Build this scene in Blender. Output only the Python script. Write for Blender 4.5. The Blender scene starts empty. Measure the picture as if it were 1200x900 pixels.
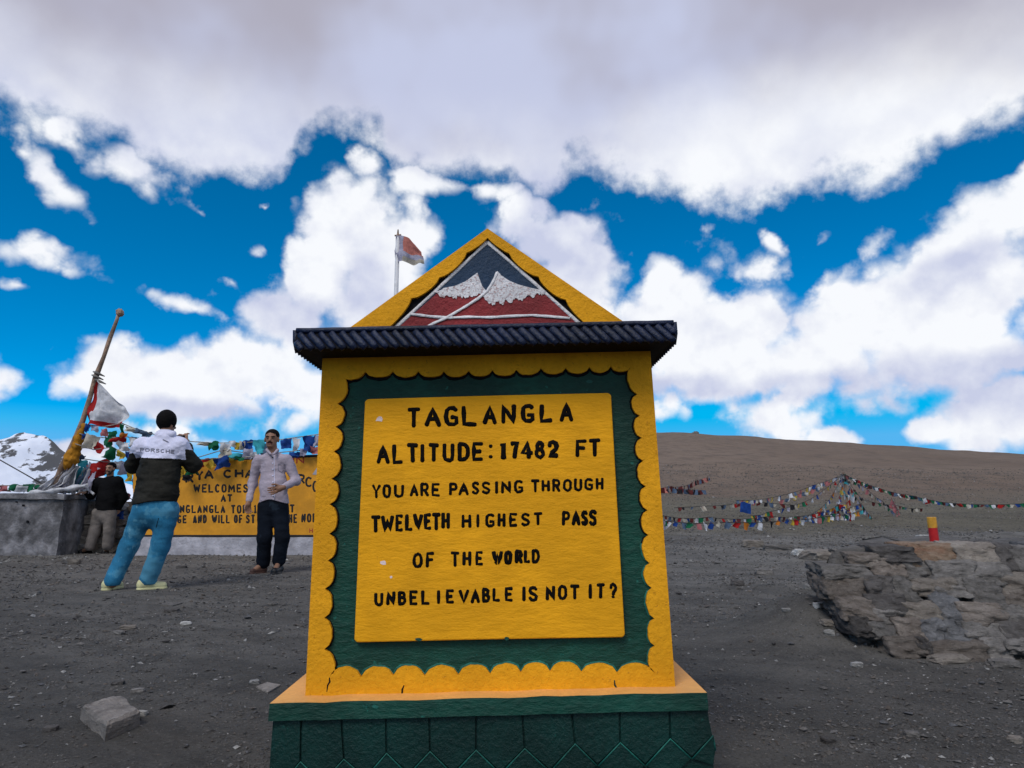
import bpy, math, random
import numpy as np
from mathutils import Vector, noise as mnoise
from mathutils.bvhtree import BVHTree

random.seed(7)
rng = np.random.default_rng(7)
S = bpy.context.scene
COL = S.collection

# ------------------------------------------------------------------ camera
HC = 0.88                       # eye height in metres
FPX, ROWH = 800.0, 590.0        # focal length in photo pixels, row of the horizon
PITCH = math.atan((ROWH - 450.0) / FPX)
cam_d = bpy.data.cameras.new('camera')
cam_d.sensor_width = 36.0
cam_d.lens = 24.0
cam_d.clip_start = 0.05
cam_d.clip_end = 30000.0
cam = bpy.data.objects.new('camera', cam_d)
COL.objects.link(cam)
cam.location = (0, 0, HC)
cam.rotation_euler = (math.radians(90) + PITCH, 0, 0)
S.camera = cam
S.render.resolution_x, S.render.resolution_y = 1024, 768
S.view_settings.view_transform = 'Standard'
S.view_settings.look = 'None'
S.view_settings.exposure = 0.0
S.view_settings.gamma = 1.0
S.view_settings.use_curve_mapping = False

CP, SP = math.cos(PITCH), math.sin(PITCH)
def ray(px, py):
    a, b = (px - 600.0) / FPX, (450.0 - py) / FPX
    return np.array([a, CP - SP * b, SP + CP * b])
def P(px, py, Y):
    """point seen at photo pixel (px, py) that stands at distance Y"""
    d = ray(px, py)
    return np.array([0, 0, HC]) + d * (Y / d[1])
def to_azel(px, py):
    d = ray(px, py); d = d / np.linalg.norm(d)
    return math.atan2(d[0], d[1]), math.asin(d[2])

# ------------------------------------------------------------------ node helper
class NT:
    def __init__(s, tree):
        s.t = tree; s.n = tree.nodes; s.l = tree.links
    def put(s, sock, v):
        if isinstance(v, bpy.types.NodeSocket): s.l.new(v, sock)
        elif v is not None: sock.default_value = v
    def node(s, typ, ins=None, **props):
        n = s.n.new(typ)
        for k, v in props.items(): setattr(n, k, v)
        for k, v in (ins or {}).items(): s.put(n.inputs[k], v)
        return n
    def m(s, op, a, b=None, c=None, clamp=False):
        n = s.n.new('ShaderNodeMath'); n.operation = op; n.use_clamp = clamp
        s.put(n.inputs[0], a)
        if b is not None: s.put(n.inputs[1], b)
        if c is not None: s.put(n.inputs[2], c)
        return n.outputs[0]
    def vm(s, op, a, b=None, scale=None):
        n = s.n.new('ShaderNodeVectorMath'); n.operation = op
        s.put(n.inputs[0], a)
        if b is not None: s.put(n.inputs[1], b)
        if scale is not None: s.put(n.inputs['Scale'], scale)
        return n.outputs['Value'] if op in ('LENGTH', 'DOT_PRODUCT') else n.outputs[0]
    def noise(s, vec, scale, detail=4, rough=0.55, color=False, dist=0.0):
        n = s.node('ShaderNodeTexNoise', {'Scale': scale, 'Detail': detail, 'Roughness': rough, 'Distortion': dist})
        if vec is not None: s.l.new(vec, n.inputs['Vector'])
        return n.outputs['Color' if color else 'Fac']
    def rng(s, v, a, b, c=0.0, d=1.0, smooth=True):
        n = s.node('ShaderNodeMapRange', {'Value': v, 'From Min': a, 'From Max': b, 'To Min': c, 'To Max': d})
        n.interpolation_type = 'SMOOTHSTEP' if smooth else 'LINEAR'
        return n.outputs[0]
    def mix(s, f, a, b, mode='MIX'):
        n = s.n.new('ShaderNodeMix'); n.data_type = 'RGBA'; n.blend_type = mode
        s.put(n.inputs[0], f)
        for i, v in ((6, a), (7, b)):
            s.put(n.inputs[i], v if isinstance(v, bpy.types.NodeSocket) else tuple(v)[:3] + (1,))
        return n.outputs[2]

# ------------------------------------------------------------------ light
SUN_EL, SUN_AZ = math.radians(50), math.radians(205)   # azimuth clockwise from +Y: behind the camera, a little left
sun_d = bpy.data.lights.new('sun', 'SUN')
sun_d.energy = 2.1
sun_d.angle = math.radians(24)
sun_d.color = (1.0, 0.95, 0.88)
sun = bpy.data.objects.new('sun', sun_d)
COL.objects.link(sun)
sdir = Vector((math.sin(SUN_AZ) * math.cos(SUN_EL), math.cos(SUN_AZ) * math.cos(SUN_EL), math.sin(SUN_EL)))
sun.rotation_euler = sdir.to_track_quat('Z', 'Y').to_euler()

# ------------------------------------------------------------------ sky with clouds
W = bpy.data.worlds.new('World'); S.world = W; W.use_nodes = True
W.node_tree.nodes.clear()
w = NT(W.node_tree)
sky = w.node('ShaderNodeTexSky', sky_type='NISHITA')
sky.sun_disc = False
sky.sun_elevation = SUN_EL
sky.sun_rotation = SUN_AZ
sky.altitude = 4500
sky.air_density = 1.0; sky.dust_density = 0.2; sky.ozone_density = 2.0
geo = w.node('ShaderNodeTexCoord')
D = w.vm('NORMALIZE', geo.outputs['Generated'])
sx = w.node('ShaderNodeSeparateXYZ', {0: D})
X_, Y_, Z_ = sx.outputs
az = w.m('ARCTAN2', X_, Y_)
el = w.m('ARCSINE', Z_)
warp1 = w.vm('SUBTRACT', w.noise(D, 5.0, 3, 0.5, True), (0.5, 0.5, 0.5))
warp2 = w.vm('SUBTRACT', w.noise(D, 22.0, 4, 0.6, True), (0.5, 0.5, 0.5))
cmb = w.node('ShaderNodeCombineXYZ', {0: az, 1: el, 2: 0.0}).outputs[0]
uv = w.vm('ADD', cmb, w.vm('SCALE', warp1, scale=0.022))
uv = w.vm('ADD', uv, w.vm('SCALE', warp2, scale=0.026))
uv = w.vm('MULTIPLY', uv, (1, 1, 0))

def blob(px, py, rx, ry, ang=0.0, amp=None):
    if amp is None: amp = 1.0 if rx > 45 else 0.5
    a0, e0 = to_azel(px, py)
    a1, _ = to_azel(px + 5, py); _, e1 = to_azel(px, py - 5)
    kx, ky = (a1 - a0) / 5, (e1 - e0) / 5
    mp = w.node('ShaderNodeMapping', vector_type='TEXTURE')
    w.l.new(uv, mp.inputs['Vector'])
    mp.inputs['Location'].default_value = (a0, e0, 0)
    mp.inputs['Rotation'].default_value = (0, 0, -math.radians(ang))
    mp.inputs['Scale'].default_value = (rx * kx, ry * ky, 1)
    return w.m('MULTIPLY_ADD', w.vm('LENGTH', mp.outputs[0]), -amp, amp)
def field(lst, k=0.25):
    out = None
    for b in lst:
        v = blob(*b)
        if out is None: out = v
        else: out = w.m('SMOOTH_MAX', out, v, k)
    return out

BODY = [(60, 210, 74, 24, 32, .7), (158, 195, 80, 34, 15, .7), (30, 182, 26, 14, 10), (232, 250, 24, 12, 40),
        (38, 298, 58, 19, -4, .55), (18, 334, 36, 12, 0), (312, 244, 10, 5, 0), (-8, 446, 46, 38, 0, 1.0),
        (400, 262, 98, 76, 0), (446, 300, 84, 84, 0), (372, 325, 60, 74, 0), (338, 374, 90, 48, 10),
        (440, 370, 100, 70, 0), (300, 298, 22, 16, 30), (228, 360, 60, 12, 8, .5), (90, 170, 50, 20, 20, .4), (270, 330, 38, 14, 40),
        (170, 438, 96, 46, 0), (290, 425, 96, 48, 0), (335, 450, 70, 40, 0), (240, 470, 140, 36, 4), (112, 442, 34, 22, 0),
        (350, 492, 44, 26, -30), (246, 514, 34, 18, 0), (30, 520, 150, 18, 4, .6), (190, 506, 80, 14, 4, .5),
        (650, 282, 86, 50, 0), (700, 310, 46, 56, 0), (630, 246, 44, 26, 0), (672, 335, 80, 56, 0)]
BODY2 = [(772, 322, 18, 34, 20), (800, 378, 112, 84, 0), (880, 372, 110, 64, 0), (985, 395, 150, 88, 0), (1090, 355, 140, 82, -10),
         (1155, 285, 100, 72, -25), (1200, 250, 70, 56, 0), (1080, 430, 220, 84, 0), (870, 432, 150, 50, 0), (1160, 480, 130, 80, 0), (1155, 320, 110, 90, 0),
         (892, 492, 74, 42, 0), (985, 513, 46, 16, 0, 1.0), (1090, 505, 60, 24, 0), (957, 287, 30, 12, -30, .45), (906, 290, 20, 7, 50, .35),
         (780, 440, 40, 34, 0), (1330, 330, 150, 130, 0), (1400, 480, 220, 60, 0), (-220, 480, 200, 60, 0), (-200, 260, 140, 60, 0),
         (492, 214, 66, 18, 10, .6), (436, 196, 26, 22, 0), (560, 222, 60, 14, 0, .5)]
dens = w.m('MAXIMUM', field(BODY), field(BODY2))
# the grey deck overhead: its lower edge follows a curve of azimuth
su = w.node('ShaderNodeSeparateXYZ', {0: uv})
edge = [(-400, 120), (-100, 130), (0, 138), (50, 152), (110, 178), (200, 208), (330, 214), (352, 172), (440, 166), (462, 205), (590, 215), (640, 250),
        (680, 212), (770, 232), (865, 250), (905, 236), (1000, 222), (1080, 200), (1200, 152), (1400, 120), (1700, 100)]
pts = [to_azel(px, py) for px, py in edge]
A0, A1, E0, E1 = -1.3, 1.3, 0.2, 0.9
fc = w.n.new('ShaderNodeFloatCurve')
cv = fc.mapping.curves[0]
cv.points[0].location = (0, 0.5); cv.points[1].location = (1, 0.5)
for a, e in pts:
    cv.points.new((a - A0) / (A1 - A0), (e - E0) / (E1 - E0))
fc.mapping.update()
w.l.new(w.m('MULTIPLY_ADD', su.outputs[0], 1 / (A1 - A0), -A0 / (A1 - A0)), fc.inputs['Value'])
deck_e = w.m('MULTIPLY_ADD', fc.outputs[0], E1 - E0, E0)
deck_d = w.m('DIVIDE', w.m('SUBTRACT', su.outputs[1], deck_e), 0.10)
front = w.rng(Y_, -0.25, 0.25)                      # behind the camera a plain broken cloud cover goes on
deckm = w.m('MINIMUM', deck_d, 1.2)
back = w.m('MULTIPLY_ADD', w.noise(D, 1.6, 4), 3.0, -1.25)
n_big = w.noise(D, 9.0, 9, 0.62)
n_fine = w.noise(D, 28.0, 5, 0.55)
fb = w.m('ADD', w.m('MULTIPLY', w.m('SUBTRACT', n_big, 0.5), 1.5), w.m('MULTIPLY', w.m('SUBTRACT', n_fine, 0.5), 0.7))
Dw = w.vm('ADD', D, w.vm('SCALE', warp2, scale=0.05))
def billow(sc):
    v = w.node('ShaderNodeTexVoronoi', {'Scale': sc, 'Vector': Dw}); v.feature = 'SMOOTH_F1'; v.inputs['Smoothness'].default_value = 0.35
    return v.outputs['Distance']
b1, b2 = billow(13.0), billow(31.0)
puff = w.m('ADD', w.m('MULTIPLY', w.m('SUBTRACT', 0.46, b1), 0.85), w.m('MULTIPLY', w.m('SUBTRACT', 0.46, b2), 0.50))
fb2 = w.m('ADD', w.m('MULTIPLY', fb, 0.36), puff)
dens = w.m('MAXIMUM', w.m('ADD', dens, fb2), w.m('ADD', deckm, w.m('MULTIPLY', fb, 0.85)))
dens = w.m('ADD', w.m('MULTIPLY', dens, front), w.m('MULTIPLY', w.m('ADD', back, fb), w.m('SUBTRACT', 1.0, front)))
alpha = w.rng(dens, -0.06, 0.42)
# shade of the cloud: thick parts seen from below are grey, rims are white
GREY = [(655, 285, 110, 80, 0), (345, 372, 100, 36, 12), (430, 340, 50, 60, 0), (1120, 318, 90, 34, -25), (1150, 450, 220, 60, 0), (960, 455, 180, 26, 0),
        (800, 450, 80, 22, 0), (210, 480, 150, 20, 0), (60, 520, 160, 26, 0)]
gf = w.rng(field(GREY, 0.3), -0.1, 0.7, 0.0, 0.8)
dk = w.rng(w.m('ADD', w.m('DIVIDE', w.m('SUBTRACT', su.outputs[1], to_azel(600, 232)[1]), 0.14), w.m('MULTIPLY', w.m('SUBTRACT', w.noise(D, 3.2, 4, 0.45), 0.5), 1.6)), 0.1, 1.15, 0.0, 1.0)
dk = w.m('MULTIPLY', dk, w.rng(deck_d, -0.3, 0.5))
shade = w.m('ADD', w.m('ADD', gf, w.m('MULTIPLY', w.rng(deck_d, -0.3, 0.4), w.rng(az, 0.12, 0.25, 0.55, 0.12))), w.m('MULTIPLY', w.m('SUBTRACT', b1, 0.40), 0.55))
relief = w.m('SUBTRACT', w.noise(w.vm('ADD', D, (0.0, 0.0, 0.018)), 14.0, 6, 0.5), w.noise(D, 14.0, 6, 0.5))
shade = w.m('ADD', shade, w.m('MULTIPLY', relief, w.rng(deck_d, 0.0, 1.0, 2.0, 0.5)), clamp=True)
mott = w.noise(D, 2.6, 4)
deckcol = w.mix(w.rng(mott, 0.38, 0.62), (0.43, 0.42, 0.51), (0.55, 0.59, 0.78))
ccol = w.mix(shade, (0.94, 0.96, 1.0), (0.58, 0.62, 0.80))
ccol = w.mix(dk, ccol, deckcol)
BGS = 0.1
ccol = w.vm('SCALE', ccol, scale=1.0 / BGS)
hs = w.node('ShaderNodeHueSaturation', {'Hue': 0.49, 'Saturation': 1.6, 'Value': 1.5, 'Color': sky.outputs[0]})
skyc = w.vm('MINIMUM', hs.outputs[0], (0.9, 4.6, 8.8))
final = w.mix(alpha, skyc, ccol)
bg = w.node('ShaderNodeBackground', {'Color': final, 'Strength': BGS})
wo = w.node('ShaderNodeOutputWorld')
w.l.new(bg.outputs[0], wo.inputs[0])
W.cycles.sampling_method = 'MANUAL'; W.cycles.sample_map_resolution = 512

# ------------------------------------------------------------------ materials
MATS = {}
def newmat(name):
    m = bpy.data.materials.new(name); m.use_nodes = True
    m.node_tree.nodes.clear()
    t = NT(m.node_tree)
    b = t.node('ShaderNodeBsdfPrincipled'); o = t.node('ShaderNodeOutputMaterial')
    t.l.new(b.outputs[0], o.inputs[0])
    MATS[name] = m
    return m, t, b
def paint(name, col, var=0.12, rough=0.6, bscale=60, bstr=0.35, streak=None, spots=None, spotcol=None, worn=None, spec=0.3, bdist=0.01):
    """rough painted cement / cloth / stone: colour with soft mottling, plus relief"""
    m, t, b = newmat(name)
    tc = t.node('ShaderNodeNewGeometry').outputs['Position']
    v = tc
    if streak: v = t.vm('MULTIPLY', tc, streak)
    n1 = t.noise(tc, 4.0, 5); n2 = t.noise(v, bscale, 5, 0.6)
    dark = tuple(c * (1 - var * 2) for c in col); light = tuple(min(1, c * (1 + var)) for c in col)
    c = t.mix(t.rng(n1, 0.3, 0.7), dark, light)
    c = t.mix(t.rng(n2, 0.35, 0.75, 0, 0.5), c, tuple(x * (1 - var * 2.5) for x in col))
    if spots:
        n3 = t.noise(tc, spots[0], 4, 0.6)
        c = t.mix(t.rng(n3, spots[1], spots[1] + 0.06, 0, spots[2]), c, spotcol)
    if worn:
        n4 = t.noise(v, worn[0], 6, 0.7)
        c = t.mix(t.rng(n4, worn[1], worn[1] + 0.05, 0, worn[2]), c, worn[3])
    t.l.new(c, b.inputs['Base Color'])
    b.inputs['Roughness'].default_value = rough
    b.inputs['Specular IOR Level'].default_value = spec
    bp = t.node('ShaderNodeBump', {'Strength': bstr, 'Distance': bdist, 'Height': n2})
    n5 = t.noise(v, bscale * 3, 3, 0.6)
    bp2 = t.node('ShaderNodeBump', {'Strength': bstr * 0.7, 'Distance': bdist * 0.5, 'Height': n5, 'Normal': bp.outputs[0]})
    t.l.new(bp2.outputs[0], b.inputs['Normal'])
    return m

YEL = (0.78, 0.352, 0.010)
paint('yellow_paint', YEL, 0.08, 0.7, 45, 0.42, spec=.12, streak=(0.35, 1, 1), spots=(70, 0.66, 0.45), spotcol=(0.36, 0.13, 0.01), worn=(30, 0.70, 0.5, (0.8, 0.5, 0.2)))
paint('yellow_border_paint', (0.77, 0.345, 0.012), 0.10, 0.7, 60, 0.5, spec=.12, spots=(80, 0.64, 0.5), spotcol=(0.3, 0.11, 0.012))
paint('orange_ledge_paint', (0.80, 0.40, 0.11), 0.1, 0.65, 60, 0.4)
paint('green_paint', (0.002, 0.050, 0.034), 0.22, 0.6, 60, 0.6, streak=(0.4, 1, 1), spots=(38, 0.66, 0.5), spotcol=(0.012, 0.16, 0.13))
paint('green_base_paint', (0.002, 0.030, 0.025), 0.22, 0.5, 60, 0.5, spots=(45, 0.68, 0.4), spotcol=(0.01, 0.12, 0.10))
paint('teal_edge_paint', (0.010, 0.125, 0.10), 0.25, 0.55, 60, 0.4, spots=(90, 0.55, 0.6), spotcol=(0.004, 0.06, 0.05))
paint('black_paint', (0.005, 0.005, 0.008), 0.2, 0.7, 60, 0.4, spec=.1)
paint('letter_paint', (0.006, 0.005, 0.005), 0.2, 0.75, 90, 0.4, spots=(120, 0.70, 0.4), spotcol=(0.2, 0.09, 0.02), spec=0.06)
paint('navy_rib_paint', (0.006, 0.012, 0.040), 0.3, 0.4, 70, 0.5, spots=(60, 0.6, 0.6), spotcol=(0.02, 0.03, 0.07), spec=0.3)
paint('navy_paint', (0.010, 0.034, 0.078), 0.15, 0.6, 60, 0.5)
paint('red_paint', (0.24, 0.022, 0.026), 0.18, 0.65, 60, 0.7, spots=(90, 0.6, 0.4), spotcol=(0.12, 0.015, 0.02))
paint('white_paint', (0.72, 0.70, 0.72), 0.12, 0.65, 60, 0.6, spots=(90, 0.62, 0.6), spotcol=(0.35, 0.26, 0.26))
paint('snow_paint', (0.70, 0.68, 0.70), 0.12, 0.7, 60, 0.6, spots=(130, 0.53, 0.75), spotcol=(0.34, 0.20, 0.20))
paint('chip_plaster', (0.75, 0.6, 0.58), 0.1, 0.8, 90, 0.4)
paint('board_yellow', (0.62, 0.27, 0.014), 0.10, 0.55, 12, 0.3, spots=(6, 0.66, 0.35), spotcol=(0.4, 0.16, 0.01))
paint('board_black', (0.012, 0.012, 0.014), 0.15, 0.6, 30, 0.2)
paint('board_red', (0.35, 0.03, 0.02), 0.15, 0.6, 30, 0.2)
paint('whitewash', (0.42, 0.41, 0.46), 0.18, 0.85, 9, 0.7, spots=(4, 0.60, 0.5), spotcol=(0.22, 0.21, 0.23), bdist=0.03)
paint('plinth_cement', (0.19, 0.185, 0.20), 0.35, 0.9, 7, 0.8, spots=(2.2, 0.52, 0.6), spotcol=(0.09, 0.088, 0.095), worn=(12, 0.62, 0.5, (0.33, 0.32, 0.36)), bdist=0.04)
paint('pole_wood', (0.30, 0.20, 0.145), 0.3, 0.8, 30, 0.6)
paint('metal_pole', (0.55, 0.55, 0.58), 0.1, 0.5, 20, 0.2)
paint('rope', (0.30, 0.28, 0.26), 0.3, 0.9, 40, 0.3)
paint('dark_rope', (0.05, 0.045, 0.045), 0.3, 0.9, 40, 0.3)
def cloth(name, col, rough=0.85, transl=0.25):
    m, t, b = newmat(name)
    tc = t.node('ShaderNodeNewGeometry').outputs['Position']
    n1 = t.noise(tc, 9.0, 4); n2 = t.noise(tc, 45, 4)
    c = t.mix(t.rng(n1, 0.3, 0.7), tuple(x * 0.65 for x in col), col)
    c = t.mix(t.rng(n2, 0.52, 0.6, 0, 0.3), c, tuple(x * 0.5 + 0.02 for x in col))
    t.l.new(c, b.inputs['Base Color']); b.inputs['Roughness'].default_value = rough
    b.inputs['Specular IOR Level'].default_value = 0.15
    tr = t.node('ShaderNodeBsdfTranslucent', {'Color': c})
    mx = t.node('ShaderNodeMixShader', {0: transl})
    t.l.new(b.outputs[0], mx.inputs[1]); t.l.new(tr.outputs[0], mx.inputs[2])
    out = [n for n in t.n if n.type == 'OUTPUT_MATERIAL'][0]
    t.l.new(mx.outputs[0], out.inputs[0])
    return m
FLAGC = {'blue': (0.015, 0.06, 0.27), 'white': (0.72, 0.72, 0.76), 'red': (0.42, 0.02, 0.02), 'green': (0.01, 0.13, 0.06), 'grimy': (0.40, 0.40, 0.43), 'yellow': (0.60, 0.42, 0.05),
         'teal': (0.06, 0.42, 0.50), 'pink': (0.50, 0.17, 0.18), 'cream': (0.55, 0.50, 0.42), 'orange': (0.62, 0.20, 0.03), 'slate': (0.10, 0.15, 0.24),
         'lavender': (0.44, 0.43, 0.55), 'black': (0.02, 0.02, 0.025), 'saffron': (0.50, 0.22, 0.02), 'maroon': (0.14, 0.03, 0.03), 'faded_red': (0.62, 0.22, 0.18)}
for k, v in FLAGC.items(): cloth('cloth_' + k, v)

# ------------------------------------------------------------------ numpy noise
_perm = np.random.default_rng(3).random((64, 64, 64)).astype(np.float32)
def vnoise(x, y, z):
    x = np.asarray(x, np.float64); y = np.asarray(y, np.float64); z = np.asarray(z, np.float64)
    xi, yi, zi = np.floor(x).astype(int), np.floor(y).astype(int), np.floor(z).astype(int)
    fx, fy, fz = x - xi, y - yi, z - zi
    fx, fy, fz = fx * fx * (3 - 2 * fx), fy * fy * (3 - 2 * fy), fz * fz * (3 - 2 * fz)
    def g(a, b, c): return _perm[(xi + a) & 63, (yi + b) & 63, (zi + c) & 63]
    return (((g(0, 0, 0) * (1 - fx) + g(1, 0, 0) * fx) * (1 - fy) + (g(0, 1, 0) * (1 - fx) + g(1, 1, 0) * fx) * fy) * (1 - fz) +
            ((g(0, 0, 1) * (1 - fx) + g(1, 0, 1) * fx) * (1 - fy) + (g(0, 1, 1) * (1 - fx) + g(1, 1, 1) * fx) * fy) * fz)
def fbm(x, y, z, o=4, r=0.5):
    s, a, t = 0, 1.0, 0
    for i in range(o):
        s = s + a * (vnoise(x * 2 ** i + 7.3 * i, y * 2 ** i + 1.7 * i, z * 2 ** i) - 0.5); t += a; a *= r
    return s / t * 2
def sstep(a, b, x):
    t = np.clip((x - a) / (b - a), 0, 1); return t * t * (3 - 2 * t)

# ------------------------------------------------------------------ mesh helpers
def world_origin(o):
    v = Vector((0, 0, 0))
    while o is not None:
        v = v + o.location; o = o.parent
    return v
class MB:
    def __init__(s): s.v = []; s.f = []; s.mi = []
    def add(s, verts, faces, mi=0):
        k = len(s.v); s.v += [tuple(map(float, p)) for p in verts]
        s.f += [tuple(i + k for i in f) for f in faces]; s.mi += [mi] * len(faces)
    def build(s, name, mats, parent=None, smooth=False, bevel=0, loc=None):
        if isinstance(mats, str): mats = [mats]
        me = bpy.data.meshes.new(name)
        o0 = np.array(world_origin(parent)) if parent is not None else np.zeros(3)
        if loc is not None: o0 = np.array(loc, float)
        vv = np.array(s.v, float).reshape(-1, 3) - o0
        me.from_pydata(vv.tolist(), [], s.f)
        for m in mats: me.materials.append(MATS[m])
        if len(mats) > 1: me.polygons.foreach_set('material_index', s.mi)
        me.validate()
        me.polygons.foreach_set('use_smooth', [smooth] * len(me.polygons))
        me.update()
        o = bpy.data.objects.new(name, me); COL.objects.link(o)
        if parent is not None: o.parent = parent
        elif loc is not None: o.location = loc
        if bevel:
            b = o.modifiers.new('bevel', 'BEVEL'); b.width = bevel; b.segments = 2; b.limit_method = 'ANGLE'
        return o
def tag(o, label=None, cat=None, group=None, kind=None):
    if label: o['label'] = label
    if cat: o['category'] = cat
    if group: o['group'] = group
    if kind: o['kind'] = kind
    return o
def empty(name, loc, label, cat, group=None):
    o = bpy.data.objects.new(name, None); COL.objects.link(o); o.location = Vector([float(a) for a in loc])
    o.empty_display_size = 0.2
    return tag(o, label, cat, group)

def prism(mb, poly, n, mi=0, flip=False):
    """poly: 3D points of the front outline; n: vector to the back; fan-triangulation free n-gon faces"""
    k = len(poly); poly = [np.array(p, float) for p in poly]; n = np.array(n, float)
    back = [p + n for p in poly]
    a = np.zeros(3)
    for i in range(k): a += np.cross(poly[i], poly[(i + 1) % k])
    if np.dot(a, n) > 0: poly.reverse(); back.reverse()
    f = [tuple(range(k)), tuple(range(2 * k - 1, k - 1, -1))]
    for i in range(k): f.append((i, i + k, (i + 1) % k + k, (i + 1) % k))
    mb.add(poly + back, f, mi)
def band(mb, outer, inner, n, mi=0):
    """closed ring between two outlines with the same number of points, extruded by n"""
    k = len(outer); n = np.array(n, float)
    V = [np.array(p) for p in outer] + [np.array(p) for p in inner]
    V += [p + n for p in V]
    f = []
    for i in range(k):
        j = (i + 1) % k
        f += [(i, j, k + j, k + i), (2 * k + i, 3 * k + i, 3 * k + j, 2 * k + j), (i, 2 * k + i, 2 * k + j, j), (k + i, k + j, 3 * k + j, 3 * k + i)]
    mb.add(V, f, mi)
def box(mb, a, b, mi=0):
    (x0, y0, z0), (x1, y1, z1) = a, b
    v = [(x0, y0, z0), (x1, y0, z0), (x1, y1, z0), (x0, y1, z0), (x0, y0, z1), (x1, y0, z1), (x1, y1, z1), (x0, y1, z1)]
    mb.add(v, [(0, 3, 2, 1), (4, 5, 6, 7), (0, 1, 5, 4), (1, 2, 6, 5), (2, 3, 7, 6), (3, 0, 4, 7)], mi)
def tube(mb, pts, rad, n=8, mi=0, flat=None, up=None, caps=True):
    """tube along points; rad number or list; flat=(normal, factor) squashes the section along a normal"""
    pts = [np.array(p, float) for p in pts]
    if not hasattr(rad, '__len__'): rad = [rad] * len(pts)
    V, F = [], []
    for i, p in enumerate(pts):
        d = pts[min(i + 1, len(pts) - 1)] - pts[max(i - 1, 0)]
        d = d / (np.linalg.norm(d) + 1e-9)
        if flat is not None:
            e2 = np.array(flat[0], float); e1 = np.cross(d, e2); e1 = e1 / (np.linalg.norm(e1) + 1e-9); k = flat[1]
        else:
            ref = np.array([0, 0, 1.0]) if abs(d[2]) < 0.9 else np.array([1.0, 0, 0])
            e1 = np.cross(d, ref); e1 /= np.linalg.norm(e1); e2 = np.cross(e1, d); k = 1.0
        for j in range(n):
            a = 2 * math.pi * j / n
            V.append(p + rad[i] * (math.cos(a) * e1 + k * math.sin(a) * e2))
    for i in range(len(pts) - 1):
        for j in range(n):
            F.append((i * n + j, i * n + (j + 1) % n, (i + 1) * n + (j + 1) % n, (i + 1) * n + j))
    if caps:
        F.append(tuple(range(n - 1, -1, -1))); F.append(tuple(range((len(pts) - 1) * n, len(pts) * n)))
    mb.add(V, F, mi)

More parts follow.
